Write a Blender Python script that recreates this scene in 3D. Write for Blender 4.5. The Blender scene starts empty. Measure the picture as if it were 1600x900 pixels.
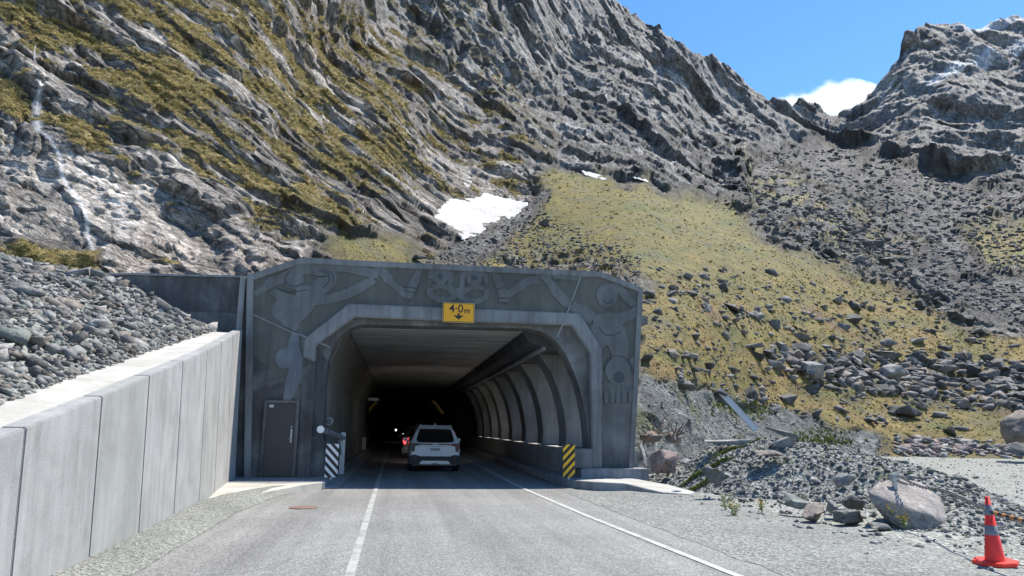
import bpy, bmesh, math, random
import numpy as np
from mathutils import Vector, Matrix, noise as mnoise

# ------------------------------------------------------------------ camera, world, sun
F = 1150.0                       # focal length in pixels of the 1600 px wide photograph
EYE = 1.57
PSI, TH, RHO = math.radians(8.503), math.radians(10.708), math.radians(0.8)
Wv = np.array([math.sin(PSI)*math.cos(TH), math.cos(PSI)*math.cos(TH), math.sin(TH)])
_r0 = np.array([math.cos(PSI), -math.sin(PSI), 0.0]); _u0 = np.cross(_r0, Wv)
Rv = math.cos(RHO)*_r0 + math.sin(RHO)*_u0
Uv = -math.sin(RHO)*_r0 + math.cos(RHO)*_u0
Cv = np.array([0.0, 0.0, EYE])

scene = bpy.context.scene
cam_d = bpy.data.cameras.new("camera"); cam = bpy.data.objects.new("camera", cam_d)
scene.collection.objects.link(cam); scene.camera = cam
cam_d.sensor_width = 36.0; cam_d.lens = 36.0*F/1600.0
cam_d.clip_start = 0.1; cam_d.clip_end = 12000.0
cam.matrix_world = Matrix(((Rv[0], Uv[0], -Wv[0], Cv[0]), (Rv[1], Uv[1], -Wv[1], Cv[1]),
                           (Rv[2], Uv[2], -Wv[2], Cv[2]), (0, 0, 0, 1)))
SUNDIR = Vector((0.50, 0.27, 1.0)).normalized()
SUN_EL = math.asin(SUNDIR.z); SUN_AZ = math.atan2(SUNDIR.x, SUNDIR.y)
world = bpy.data.worlds.new("World"); scene.world = world; world.use_nodes = True
wn = world.node_tree; bg = wn.nodes["Background"]
sky = wn.nodes.new("ShaderNodeTexSky"); sky.sky_type = 'NISHITA'; sky.sun_disc = False
sky.sun_elevation = SUN_EL; sky.sun_rotation = SUN_AZ
sky.altitude = 900.0; sky.air_density = 1.0; sky.dust_density = 0.15; sky.ozone_density = 2.5
hs = wn.nodes.new("ShaderNodeHueSaturation"); hs.inputs["Saturation"].default_value = 1.22
wn.links.new(sky.outputs[0], hs.inputs["Color"]); wn.links.new(hs.outputs[0], bg.inputs[0])
bg.inputs[1].default_value = 0.14
sun_d = bpy.data.lights.new("sun", 'SUN'); sun_d.energy = 4.6; sun_d.angle = math.radians(0.5)
sun_d.color = (1.0, 0.94, 0.85)
sun = bpy.data.objects.new("sun", sun_d); scene.collection.objects.link(sun)
sun.rotation_euler = (-SUNDIR).to_track_quat('-Z', 'Y').to_euler(); sun.location = (20, 0, 60)
scene.view_settings.view_transform = 'Standard'; scene.view_settings.look = 'None'
scene.view_settings.exposure = 0.74; scene.view_settings.gamma = 1.0
scene.view_settings.use_curve_mapping = False
scene.render.engine = 'CYCLES'
scene.cycles.max_bounces = 6; scene.cycles.diffuse_bounces = 4

rng = np.random.default_rng(7); random.seed(7)

# ------------------------------------------------------------------ helpers
def ray(x, y):
    return Wv + Rv*((x-800.0)/F) + Uv*((450.0-y)/F)
def onY(x, y, Y):
    d = ray(x, y); return Cv + d*(Y/d[1])
def onZ(x, y, Z):
    d = ray(x, y); return Cv + d*((Z-EYE)/d[2])
def at(x, y, dep):
    return Cv + ray(x, y)*dep

def tag(o, label=None, cat=None, group=None, kind=None):
    if label: o['label'] = label
    if cat: o['category'] = cat
    if group: o['group'] = group
    if kind: o['kind'] = kind
    return o
def link(o, parent=None):
    scene.collection.objects.link(o)
    if parent is not None: o.parent = parent
    return o
def empty(name, loc, rz=0.0):
    o = bpy.data.objects.new(name, None); o.location = loc; o.rotation_euler = (0, 0, rz)
    o.empty_display_size = 0.2
    return link(o)
def copy_tree(o, parent=None):
    c = o.copy(); scene.collection.objects.link(c); c.parent = parent
    for ch in list(o.children): copy_tree(ch, c)
    return c

class MB:
    """collects simple solids, then links them as one mesh object"""
    def __init__(s): s.v = []; s.f = []; s.m = []
    def add(s, vs, fs, mi=0):
        b = len(s.v); s.v += [tuple(float(c) for c in v) for v in vs]
        s.f += [tuple(b+i for i in f) for f in fs]; s.m += [mi]*len(fs); return s
    def box(s, x0, x1, y0, y1, z0, z1, mi=0):
        return s.add([(x0,y0,z0),(x1,y0,z0),(x1,y1,z0),(x0,y1,z0),(x0,y0,z1),(x1,y0,z1),(x1,y1,z1),(x0,y1,z1)],
              [(0,3,2,1),(4,5,6,7),(0,1,5,4),(1,2,6,5),(2,3,7,6),(3,0,4,7)], mi)
    def prism(s, poly, y0, y1, mi=0):
        """polygon of (x,z) extruded along y"""
        n = len(poly); vs = [(p[0], y0, p[1]) for p in poly]+[(p[0], y1, p[1]) for p in poly]
        fs = [tuple(range(n)), tuple(range(2*n-1, n-1, -1))]+[(i, n+i, n+(i+1)%n, (i+1)%n) for i in range(n)]
        return s.add(vs, fs, mi)
    def slab(s, poly, z0, z1, mi=0):
        """polygon of (x,y) or (x,y,ztop) extruded down"""
        n = len(poly); vs = [(p[0], p[1], (p[2] if len(p) > 2 else z1)) for p in poly]+[(p[0], p[1], z0) for p in poly]
        fs = [tuple(range(n)), tuple(range(2*n-1, n-1, -1))]+[(i, n+i, n+(i+1)%n, (i+1)%n) for i in range(n)]
        return s.add(vs, fs, mi)
    def tube(s, pts, rad, n=8, mi=0, cap=True):
        pts = [Vector(p) for p in pts]; rs = rad if isinstance(rad, (list, tuple)) else [rad]*len(pts)
        vs = []; fs = []
        for i, p in enumerate(pts):
            d = (pts[min(i+1, len(pts)-1)]-pts[max(i-1, 0)]).normalized()
            a = d.cross(Vector((0, 0, 1)));
            if a.length < 1e-3: a = d.cross(Vector((1, 0, 0)))
            a.normalize(); b = d.cross(a)
            for k in range(n):
                t = 2*math.pi*k/n; q = p+(a*math.cos(t)+b*math.sin(t))*rs[i]; vs.append(tuple(q))
        for i in range(len(pts)-1):
            for k in range(n):
                fs.append((i*n+k, i*n+(k+1)%n, (i+1)*n+(k+1)%n, (i+1)*n+k))
        if cap:
            fs.append(tuple(range(n-1, -1, -1))); fs.append(tuple((len(pts)-1)*n+k for k in range(n)))
        return s.add(vs, fs, mi)
    def build(s, name, mats, parent=None, smooth=False, bevel=0.0):
        me = bpy.data.meshes.new(name); me.from_pydata(s.v, [], s.f)
        for m in (mats if isinstance(mats, (list, tuple)) else [mats]): me.materials.append(m)
        me.polygons.foreach_set('material_index', s.m)
        bm = bmesh.new(); bm.from_mesh(me); bmesh.ops.recalc_face_normals(bm, faces=bm.faces)
        if bevel > 0:
            ed = [e for e in bm.edges if len(e.link_faces) == 2 and e.calc_face_angle(0) > 0.5]
            bmesh.ops.bevel(bm, geom=ed, offset=bevel, segments=2, affect='EDGES', clamp_overlap=True)
        bm.to_mesh(me); bm.free()
        if smooth: me.polygons.foreach_set('use_smooth', [True]*len(me.polygons))
        me.update()
        return link(bpy.data.objects.new(name, me), parent)

def big_mesh(name, V, T, mat, col=None, parent=None, quads=False):
    """V (n,3) and T (m,3|4) numpy arrays"""
    me = bpy.data.meshes.new(name); k = T.shape[1]
    me.vertices.add(len(V)); me.vertices.foreach_set('co', V.astype(np.float32).ravel())
    me.loops.add(T.size); me.loops.foreach_set('vertex_index', T.astype(np.int32).ravel())
    me.polygons.add(len(T)); me.polygons.foreach_set('loop_start', np.arange(0, T.size, k, dtype=np.int32))
    try: me.polygons.foreach_set('loop_total', np.full(len(T), k, dtype=np.int32))
    except Exception: pass
    me.update(calc_edges=True); me.validate()
    if col is not None:
        at_ = me.attributes.new('Col', 'FLOAT_COLOR', 'POINT')
        c4 = np.ones((len(V), 4), np.float32); c4[:, :col.shape[1]] = col; at_.data.foreach_set('color', c4.ravel())
    me.materials.append(mat)
    return link(bpy.data.objects.new(name, me), parent)

# ------------------------------------------------------------------ vectorised noise
def _h(ix, iy, iz, seed):
    h = (ix.astype(np.uint32)*np.uint32(374761393)) ^ (iy.astype(np.uint32)*np.uint32(668265263)) ^ \
        (iz.astype(np.uint32)*np.uint32(2147483647)) ^ np.uint32((seed*1274126177) & 0xffffffff)
    h = (h ^ (h >> np.uint32(13)))*np.uint32(1274126177); h = (h ^ (h >> np.uint32(15)))*np.uint32(2246822519)
    return h ^ (h >> np.uint32(16))
_G = rng.normal(size=(64, 3)); _G = (_G/np.linalg.norm(_G, axis=1)[:, None]).astype(np.float32)
def perlin(P, seed=0):
    P = P.astype(np.float32); i = np.floor(P).astype(np.int32); f = P-i
    w = f*f*f*(f*(f*6-15)+10); r = 0
    for dx in (0, 1):
        wx = w[:, 0] if dx else 1-w[:, 0]
        for dy in (0, 1):
            wy = w[:, 1] if dy else 1-w[:, 1]
            for dz in (0, 1):
                wz = w[:, 2] if dz else 1-w[:, 2]
                g = _G[_h(i[:, 0]+dx, i[:, 1]+dy, i[:, 2]+dz, seed) & np.uint32(63)]
                r = r + wx*wy*wz*(g[:, 0]*(f[:, 0]-dx)+g[:, 1]*(f[:, 1]-dy)+g[:, 2]*(f[:, 2]-dz))
    return r*1.5
def fbm(P, oct=4, seed=0, gain=0.5):
    r = 0; a = 1.0; s = 0
    for k in range(oct):
        r = r + a*perlin(P*(2.03**k)+k*7.3, seed+k); s += a; a *= gain
    return r/s*1.3
def cells(P, seed=0):
    """nearest feature point: offset vector from it, a random number per cell"""
    P = P.astype(np.float32); i = np.floor(P).astype(np.int32); f = P-i
    best = np.full(len(P), 9e9, np.float32); sec = best.copy(); off = np.zeros_like(P); hid = np.zeros(len(P), np.uint32)
    for dx in (-1, 0, 1):
        for dy in (-1, 0, 1):
            for dz in (-1, 0, 1):
                h = _h(i[:, 0]+dx, i[:, 1]+dy, i[:, 2]+dz, seed)
                ox = f[:, 0]-dx-((h & np.uint32(1023)).astype(np.float32)/1023)
                oy = f[:, 1]-dy-(((h >> np.uint32(10)) & np.uint32(1023)).astype(np.float32)/1023)
                oz = f[:, 2]-dz-(((h >> np.uint32(20)) & np.uint32(1023)).astype(np.float32)/1023)
                d = ox*ox+oy*oy+oz*oz; m = d < best
                sec = np.where(m, best, np.minimum(sec, d)); best[m] = d[m]; off[m, 0] = ox[m]; off[m, 1] = oy[m]; off[m, 2] = oz[m]; hid[m] = h[m]
    return off, hid, np.sqrt(sec)-np.sqrt(best)
def hrand(h, k):
    h = (h ^ np.uint32(k*2654435 & 0xffffffff))*np.uint32(2246822519); h = h ^ (h >> np.uint32(15))
    return ((h & np.uint32(65535)).astype(np.float32)/65535)
def sstep(a, b, x):
    t = np.clip((x-a)/(b-a), 0, 1); return t*t*(3-2*t)
def polymask(u, v, poly, soft):
    """1 inside, fading over `soft` across the outline"""
    n = len(poly); ins = np.zeros(u.shape, bool); d = np.full(u.shape, 1e9)
    for k in range(n):
        x0, y0 = poly[k]; x1, y1 = poly[(k+1) % n]
        c = ((y0 > v) != (y1 > v)) & (u < (x1-x0)*(v-y0)/((y1-y0) if y1 != y0 else 1e-9)+x0); ins ^= c
        ex, ey = x1-x0, y1-y0; t = np.clip(((u-x0)*ex+(v-y0)*ey)/(ex*ex+ey*ey+1e-9), 0, 1)
        d = np.minimum(d, np.hypot(u-x0-t*ex, v-y0-t*ey))
    sd = np.where(ins, d, -d); return sstep(-soft, soft, sd)

# ------------------------------------------------------------------ materials
def newmat(name):
    m = bpy.data.materials.new(name); m.use_nodes = True; nt = m.node_tree
    return m, nt, nt.nodes["Principled BSDF"]
def N(nt, t, **k):
    n = nt.nodes.new(t)
    for a, b in k.items(): setattr(n, a, b)
    return n
def noise_n(nt, vec, scale, detail=4, rough=0.6, dist=0.0, mscale=None, rot=None):
    if mscale or rot:
        mp = N(nt, 'ShaderNodeMapping')
        if mscale: mp.inputs['Scale'].default_value = mscale
        if rot: mp.inputs['Rotation'].default_value = rot
        nt.links.new(vec, mp.inputs['Vector']); vec = mp.outputs[0]
    n = N(nt, 'ShaderNodeTexNoise'); n.inputs['Scale'].default_value = scale; n.inputs['Detail'].default_value = detail
    n.inputs['Roughness'].default_value = rough; n.inputs['Distortion'].default_value = dist
    nt.links.new(vec, n.inputs['Vector']); return n.outputs[0]
def ramp(nt, fac, stops):
    r = N(nt, 'ShaderNodeValToRGB'); e = r.color_ramp.elements
    while len(e) < len(stops): e.new(0.5)
    for i, (p, c) in enumerate(stops):
        e[i].position = p; e[i].color = (c, c, c, 1) if isinstance(c, (int, float)) else (*c, 1)
    nt.links.new(fac, r.inputs[0]); return r.outputs[0]
def mix(nt, fac, a, b, mode='MIX'):
    m = N(nt, 'ShaderNodeMix', data_type='RGBA', blend_type=mode)
    for s, val in ((m.inputs[0], fac), (m.inputs[6], a), (m.inputs[7], b)):
        if isinstance(val, (int, float)): s.default_value = val
        elif isinstance(val, tuple): s.default_value = (*val, 1)
        else: nt.links.new(val, s)
    return m.outputs[2]
def math_n(nt, op, a, b=0.0):
    m = N(nt, 'ShaderNodeMath', operation=op)
    for s, val in ((m.inputs[0], a), (m.inputs[1], b)):
        if isinstance(val, (int, float)): s.default_value = val
        else: nt.links.new(val, s)
    return m.outputs[0]
def bump(nt, p, h, strength=0.5, dist=0.02):
    b = N(nt, 'ShaderNodeBump'); b.inputs['Strength'].default_value = strength; b.inputs['Distance'].default_value = dist
    nt.links.new(h, b.inputs['Height']); nt.links.new(b.outputs[0], p.inputs['Normal'])
def wpos(nt): return N(nt, 'ShaderNodeNewGeometry').outputs['Position']
def opos(nt): return N(nt, 'ShaderNodeTexCoord').outputs['Object']

def plain(name, col, rough=0.5, metal=0.0, var=0.12, scale=8.0, emit=None, es=0.0, coat=0.0):
    m, nt, p = newmat(name)
    p.inputs['Roughness'].default_value = rough; p.inputs['Metallic'].default_value = metal
    n = noise_n(nt, opos(nt), scale, 4, 0.6)
    lo = tuple(c*(1-var) for c in col); hi = tuple(min(1, c*(1+var)) for c in col)
    nt.links.new(ramp(nt, n, [(0.3, lo), (0.7, hi)]), p.inputs['Base Color'])
    if coat: p.inputs['Coat Weight'].default_value = coat
    if emit: p.inputs['Emission Color'].default_value = (*emit, 1); p.inputs['Emission Strength'].default_value = es
    return m
def concrete(name, dark, mid, light, rough=0.85, streak=0.6, board=None, grain=1.0, blotch=0.7):
    m, nt, p = newmat(name); w = wpos(nt); p.inputs['Roughness'].default_value = rough
    big = noise_n(nt, w, blotch, 6, 0.62, 0.4)
    c = ramp(nt, big, [(0.30, dark), (0.5, mid), (0.72, light)])
    st = noise_n(nt, w, 1.0, 5, 0.65, 0.2, mscale=(5.5, 5.5, 0.35))
    c = mix(nt, streak, c, ramp(nt, st, [(0.35, 0.55), (0.5, 1.0), (0.68, 1.3)]), 'MULTIPLY')
    fn = noise_n(nt, w, 60*grain, 3, 0.7)
    c = mix(nt, 0.7, c, ramp(nt, fn, [(0.3, 0.78), (0.7, 1.18)]), 'MULTIPLY')
    h = fn
    if board:
        bd = noise_n(nt, w, 1.0, 3, 0.6, 0.0, mscale=board)
        c = mix(nt, 0.85, c, ramp(nt, bd, [(0.36, 0.5), (0.48, 1.0), (0.62, 1.25)]), 'MULTIPLY')
    nt.links.new(c, p.inputs['Base Color']); bump(nt, p, h, 0.35, 0.01)
    return m
M = {}
M['conc_wall'] = concrete('pale_weathered_concrete', (.255,.25,.24), (.32,.314,.302), (.375,.368,.355), streak=.35, blotch=1.6)
M['conc_wall2'] = concrete('greenish_weathered_concrete', (.25,.253,.235), (.31,.312,.29), (.36,.362,.34), streak=.25, blotch=1.3)
M['relief_dim'] = concrete('faint_relief_concrete', (.10,.11,.12), (.14,.15,.165), (.21,.225,.24), streak=.4)
M['groove2'] = plain('carved_line', (.07,.078,.085), .9)
M['conc_grey'] = concrete('mid_grey_concrete', (.17,.175,.18), (.24,.245,.25), (.33,.335,.34), streak=.6)
M['conc_face'] = concrete('dark_stained_concrete', (.078,.077,.074), (.125,.124,.119), (.215,.213,.205), streak=.55, blotch=1.1)
M['conc_band'] = concrete('smooth_band_concrete', (.14,.139,.135), (.205,.203,.197), (.285,.282,.275), streak=.6)
M['conc_dark'] = concrete('damp_dark_concrete', (.048,.048,.048), (.082,.082,.082), (.20,.198,.195), streak=.5, blotch=.9)
M['aggregate'] = concrete('exposed_aggregate', (.082,.08,.07), (.112,.109,.096), (.15,.147,.128), streak=.35, grain=1.6)
M['relief'] = concrete('relief_concrete', (.105,.105,.101), (.14,.139,.134), (.20,.198,.192), streak=.35)
M['apron'] = concrete('cream_apron_concrete', (.34,.32,.275), (.45,.43,.38), (.52,.50,.45), streak=.1, blotch=1.4)
M['apron_wing'] = concrete('bright_concrete', (.32,.31,.28), (.42,.41,.37), (.50,.485,.44), streak=.15)
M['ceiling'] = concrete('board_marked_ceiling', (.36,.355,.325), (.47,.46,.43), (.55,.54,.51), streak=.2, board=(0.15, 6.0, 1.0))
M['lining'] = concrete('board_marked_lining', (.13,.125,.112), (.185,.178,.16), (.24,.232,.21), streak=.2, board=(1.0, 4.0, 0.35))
M['rib'] = concrete('rib_concrete', (.16,.16,.157), (.22,.219,.214), (.28,.278,.27), streak=.4)
M['beamdark'] = concrete('dark_beam', (.05,.05,.05), (.07,.07,.07), (.10,.10,.10))  # darker tone than the ceiling and the ribs
M['rocktunnel'] = concrete('dark_rock', (.012,.012,.012), (.02,.02,.02), (.035,.035,.035))  # near-black tone for the tunnel walls and mouth
M['groove'] = plain('dark_joint', (.035,.037,.04), .9)
M['joint'] = plain('pale_joint', (.24,.238,.23), .9)

# rocks and terrain: albedo from the vertex attribute, broken up by noise
def terrain_mat(name, fine_scales, bump_d=0.25, rough=0.9, bed=False):
    m, nt, p = newmat(name); w = wpos(nt)
    if bed: w = N(nt, 'ShaderNodeAttribute', attribute_name='Bed').outputs['Vector']
    an = N(nt, 'ShaderNodeAttribute', attribute_name='Col'); c = an.outputs['Color']
    k = math_n(nt, 'MINIMUM', math_n(nt, 'ADD', math_n(nt, 'MULTIPLY', an.outputs['Alpha'], .7), .3), 1.0) if bed else 1.0
    hsum = None
    if bed:      # jointed rock: angular blocks, ledges and dark cracks in bedding coordinates
        for sc, hw in ((.42, 1.3), (1.1, .6), (2.9, .25)):
            vo = N(nt, 'ShaderNodeTexVoronoi', distance='CHEBYCHEV'); vo.inputs['Scale'].default_value = sc
            nz = N(nt, 'ShaderNodeTexNoise'); nz.inputs['Scale'].default_value = sc*1.5; nt.links.new(w, nz.inputs['Vector'])
            ad = N(nt, 'ShaderNodeMix', data_type='VECTOR'); ad.inputs[0].default_value = .12; nt.links.new(w, ad.inputs[4]); nt.links.new(nz.outputs['Color'], ad.inputs[5])
            nt.links.new(ad.outputs[1], vo.inputs['Vector'])
            se = N(nt, 'ShaderNodeSeparateColor'); nt.links.new(vo.outputs['Color'], se.inputs[0])
            c = mix(nt, math_n(nt, 'MULTIPLY', k, .5), c, ramp(nt, se.outputs[0], [(0, .55), (1, 1.42)]), 'MULTIPLY')
            h_ = math_n(nt, 'MULTIPLY', math_n(nt, 'ADD', math_n(nt, 'MULTIPLY', vo.outputs['Distance'], -1.0), math_n(nt, 'MULTIPLY', se.outputs[1], .5)), hw)
            hsum = h_ if hsum is None else math_n(nt, 'ADD', hsum, h_)
        for sc, wd in ((.55, .035), (1.7, .05)):    # open joints: colour darkened and bump sunk along the cell edges
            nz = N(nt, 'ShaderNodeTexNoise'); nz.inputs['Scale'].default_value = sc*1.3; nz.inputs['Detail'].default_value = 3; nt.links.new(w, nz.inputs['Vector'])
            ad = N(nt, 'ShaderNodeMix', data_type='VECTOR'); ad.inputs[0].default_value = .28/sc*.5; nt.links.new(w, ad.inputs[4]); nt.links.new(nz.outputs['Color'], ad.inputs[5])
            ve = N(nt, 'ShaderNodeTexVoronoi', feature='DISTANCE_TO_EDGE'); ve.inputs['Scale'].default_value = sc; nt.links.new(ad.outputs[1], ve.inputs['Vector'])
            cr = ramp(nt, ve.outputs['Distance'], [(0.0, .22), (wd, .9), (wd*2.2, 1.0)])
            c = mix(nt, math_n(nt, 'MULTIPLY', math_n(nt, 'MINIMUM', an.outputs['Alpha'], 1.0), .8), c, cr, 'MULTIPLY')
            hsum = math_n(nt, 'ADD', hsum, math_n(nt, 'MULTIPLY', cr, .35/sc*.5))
        hsum = math_n(nt, 'MULTIPLY', hsum, an.outputs['Alpha'])
    for sc, amp, stretch in fine_scales:
        n = noise_n(nt, w, sc, 4, 0.7, 0.3, mscale=stretch, rot=(0.15, 0.62, 0.1) if stretch else None)
        c = mix(nt, math_n(nt, 'MULTIPLY', k, amp), c, ramp(nt, n, [(0.33, 0.28), (0.5, 1.0), (0.68, 1.75)]), 'MULTIPLY')
        hsum = n if hsum is None else math_n(nt, 'ADD', hsum, n)
    p.inputs['Roughness'].default_value = rough
    nt.links.new(c, p.inputs['Base Color']); bump(nt, p, hsum, 0.6 if not bed else .9, bump_d)
    return m
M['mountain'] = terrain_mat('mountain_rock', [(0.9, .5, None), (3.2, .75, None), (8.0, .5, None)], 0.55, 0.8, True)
M['rock'] = terrain_mat('boulder_rock', [(2.2, .45, None), (14.0, .45, None)], 0.05, .85)
M['leaf'] = terrain_mat('alpine_leaf', [(1.5, .35, None)], 0.02, .8)
M['gravel'] = None
def gravel(name, dark, mid, light, size=26.0, patch=None):
    m, nt, p = newmat(name); w = wpos(nt); p.inputs['Roughness'].default_value = .92
    v = N(nt, 'ShaderNodeTexVoronoi'); v.inputs['Scale'].default_value = size; nt.links.new(w, v.inputs['Vector'])
    v2 = N(nt, 'ShaderNodeTexVoronoi'); v2.inputs['Scale'].default_value = size*0.37; nt.links.new(w, v2.inputs['Vector'])
    sep = N(nt, 'ShaderNodeSeparateColor'); nt.links.new(v.outputs['Color'], sep.inputs[0])
    c = ramp(nt, sep.outputs[0], [(0.0, dark), (0.5, mid), (1.0, light)])
    sep2 = N(nt, 'ShaderNodeSeparateColor'); nt.links.new(v2.outputs['Color'], sep2.inputs[0])
    c = mix(nt, .5, c, ramp(nt, sep2.outputs[1], [(0, .75), (1, 1.25)]), 'MULTIPLY')
    big = noise_n(nt, w, .5, 5, .6); c = mix(nt, .7, c, ramp(nt, big, [(.3, .75), (.7, 1.2)]), 'MULTIPLY')
    if patch:
        g = noise_n(nt, w, 1.3, 6, .7, .4); c = mix(nt, ramp(nt, g, [(.56, 0.0), (.64, .8)]), c, patch)
    h = math_n(nt, 'ADD', v.outputs['Distance'], math_n(nt, 'MULTIPLY', v2.outputs['Distance'], 2.0))
    nt.links.new(c, p.inputs['Base Color']); bump(nt, p, h, .7, .03)
    return m
M['gravel'] = gravel('green_grey_gravel', (.09,.095,.083), (.22,.228,.20), (.44,.45,.405), 24)
M['gravel_dark'] = gravel('bank_gravel', (.075,.078,.07), (.17,.175,.16), (.34,.345,.32), 20, patch=(.10,.12,.035))
M['road'] = None
def asphalt():
    m, nt, p = newmat('chip_seal_asphalt'); w = wpos(nt); p.inputs['Roughness'].default_value = .8
    v = N(nt, 'ShaderNodeTexVoronoi'); v.inputs['Scale'].default_value = 55; nt.links.new(w, v.inputs['Vector'])
    sep = N(nt, 'ShaderNodeSeparateColor'); nt.links.new(v.outputs['Color'], sep.inputs[0])
    c = ramp(nt, sep.outputs[0], [(0, (.11,.109,.102)), (.5, (.188,.186,.174)), (1, (.30,.297,.28))])
    big = noise_n(nt, w, .35, 5, .6); c = mix(nt, .8, c, ramp(nt, big, [(.3, .8), (.7, 1.18)]), 'MULTIPLY')
    tr = noise_n(nt, w, 1.0, 4, .55, .1, mscale=(1.6, .06, 1)); c = mix(nt, .9, c, ramp(nt, tr, [(.35, .78), (.5, 1.0), (.66, 1.22)]), 'MULTIPLY')
    nt.links.new(c, p.inputs['Base Color']); bump(nt, p, v.outputs['Distance'], .5, .008)
    return m
M['road'] = asphalt()
M['new_asphalt'] = plain('smooth_patched_asphalt', (.158,.156,.148), .8, var=.14, scale=1.2)
def marking(name, col, under, thr=.42):
    m, nt, p = newmat(name); w = wpos(nt); p.inputs['Roughness'].default_value = .7
    n = noise_n(nt, w, 45, 5, .8); n2 = noise_n(nt, w, 3, 4, .6)
    s = math_n(nt, 'ADD', math_n(nt, 'MULTIPLY', n, .6), math_n(nt, 'MULTIPLY', n2, .4))
    nt.links.new(mix(nt, ramp(nt, s, [(thr-.05, 0.0), (thr+.06, 1.0)]), under, col), p.inputs['Base Color']); return m
M['paint'] = marking('worn_white_paint', (.44,.44,.41), (.188,.186,.174), .44)
M['paint_faded'] = marking('faded_white_paint', (.38,.38,.355), (.188,.186,.174), .46)
M['snow'] = None
def snowmat():
    m, nt, p = newmat('old_snow'); w = wpos(nt); p.inputs['Roughness'].default_value = .7
    n = noise_n(nt, w, .12, 6, .65); n2 = noise_n(nt, w, 1.0, 5, .7)
    c = ramp(nt, n, [(.35, (.36,.35,.335)), (.6, (.55,.55,.55))])
    c = mix(nt, .6, c, ramp(nt, n2, [(.3, .82), (.55, 1.0)]), 'MULTIPLY')
    nt.links.new(c, p.inputs['Base Color']); bump(nt, p, n2, .4, .5); return m
M['snow'] = snowmat()
def watermat():
    m, nt, p = newmat('falling_water'); w = wpos(nt); p.inputs['Roughness'].default_value = .35
    p.inputs['Base Color'].default_value = (.62,.62,.61,1)
    uv = N(nt, 'ShaderNodeAttribute', attribute_name='Col').outputs['Color']
    sep = N(nt, 'ShaderNodeSeparateColor'); nt.links.new(uv, sep.inputs[0])
    n = noise_n(nt, w, 1.0, 5, .75, .2, mscale=(7, 7, .9))
    s = math_n(nt, 'ADD', n, math_n(nt, 'MULTIPLY', sep.outputs[0], .42))
    nt.links.new(ramp(nt, s, [(.62, 0.0), (1.0, .75)]), p.inputs['Alpha']); return m
M['water'] = watermat()
M['white_paint'] = plain('white_board', (.72,.73,.74), .45, var=.06)
M['black_paint'] = plain('black_board', (.012,.012,.013), .5)
M['yellow_paint'] = plain('yellow_board', (.85,.45,.01), .45, var=.06)
M['sign_yellow'] = plain('sign_yellow', (.88,.40,.002), .4, var=.04)
M['sign_black'] = plain('sign_black', (.02,.012,.012), .5)
M['sign_edge'] = plain('sign_edge', (.62,.42,.12), .5)
M['steel'] = plain('galvanised_steel', (.42,.43,.44), .45, .7)
M['steel_white'] = plain('pale_galvanised_beam', (.60,.585,.57), .8, .0)
M['rusty'] = plain('rusty_iron', (.20,.125,.095), .85, .2, var=.4)
M['door'] = plain('charcoal_door_paint', (.045,.047,.052), .45, var=.1, scale=2)
M['cone'] = plain('red_orange_plastic', (.85,.035,.02), .45, var=.08)
M['reflective'] = plain('grey_reflective_band', (.20,.195,.20), .4, var=.08)
M['chain'] = plain('dull_chain', (.16,.16,.15), .5, .6)
M['pole_orange'] = plain('faded_orange_band', (.50,.22,.06), .7)
M['pole_black'] = plain('pole_black_band', (.03,.03,.035), .6)
M['rubber'] = plain('tyre_rubber', (.015,.015,.016), .8)
M['car_white'] = plain('white_car_paint', (.70,.71,.73), .25, var=.02, coat=.6)
M['car_black'] = plain('black_car_trim', (.009,.009,.010), .5)
M['car_glass'] = plain('dark_tinted_glass', (.006,.007,.008), .08)
M['car_silver'] = plain('silver_skid_plate', (.50,.51,.53), .35, .4)
M['tail_red'] = plain('red_lamp_lens', (.12,.005,.008), .35)
M['tail_smoke'] = plain('smoked_lamp_lens', (.022,.010,.012), .35)
M['plate'] = plain('plate_white', (.62,.63,.62), .4)
M['car_dark'] = plain('dark_car_paint', (.006,.006,.007), .5)
M['tail_on'] = plain('lit_tail_lamp', (.3,.01,.01), .3, emit=(1,.015,.03), es=1.6)
M['lamp_on'] = plain('lit_lamp', (.8,.8,.8), .3, emit=(.9,.95,1), es=12.0)
M['wood'] = plain('weathered_root_wood', (.19,.145,.115), .9, var=.35, scale=6)
M['flower'] = plain('yellow_petals', (.75,.55,.02), .7)
M['stem'] = plain('pale_green_stem', (.22,.27,.08), .8)
M['weed'] = plain('grey_green_weed', (.25,.28,.14), .8, var=.3)
# ------------------------------------------------------------------ terrain: the mountain side
SIL = np.array([(-400,-90),(0,-80),(600,-80),(880,-60),(925,-14),(950,2),(975,10),(1000,28),(1020,45),(1040,70),(1062,80),
    (1080,92),(1092,90),(1115,97),(1135,112),(1160,130),(1185,148),(1208,154),(1225,165),(1240,168),(1262,172),(1280,178),(1296,188),
    (1312,186),(1335,176),(1347,163),(1353,150),(1362,130),(1375,115),(1392,100),(1405,86),(1415,70),(1426,66),(1440,56),
    (1455,45),(1476,46),(1505,53),(1525,47),(1545,40),(1572,36),(1600,31),(1700,10),(1900,30)], float)
LIM = np.array([(-400,640),(330,640),(400,610),(540,560),(860,545),(960,590),(990,640),(991,790),(1900,790)], float)
BOT = np.array([(-400,735),(1000,752),(1060,752),(1130,736),(1240,724),(1900,725)], float)
_old = np.array([(-400,640),(330,640),(400,610),(540,560),(860,545),(960,590),(985,600),(1000,752),(1060,752),(1130,736),(1240,724),(1900,725)], float)
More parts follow.
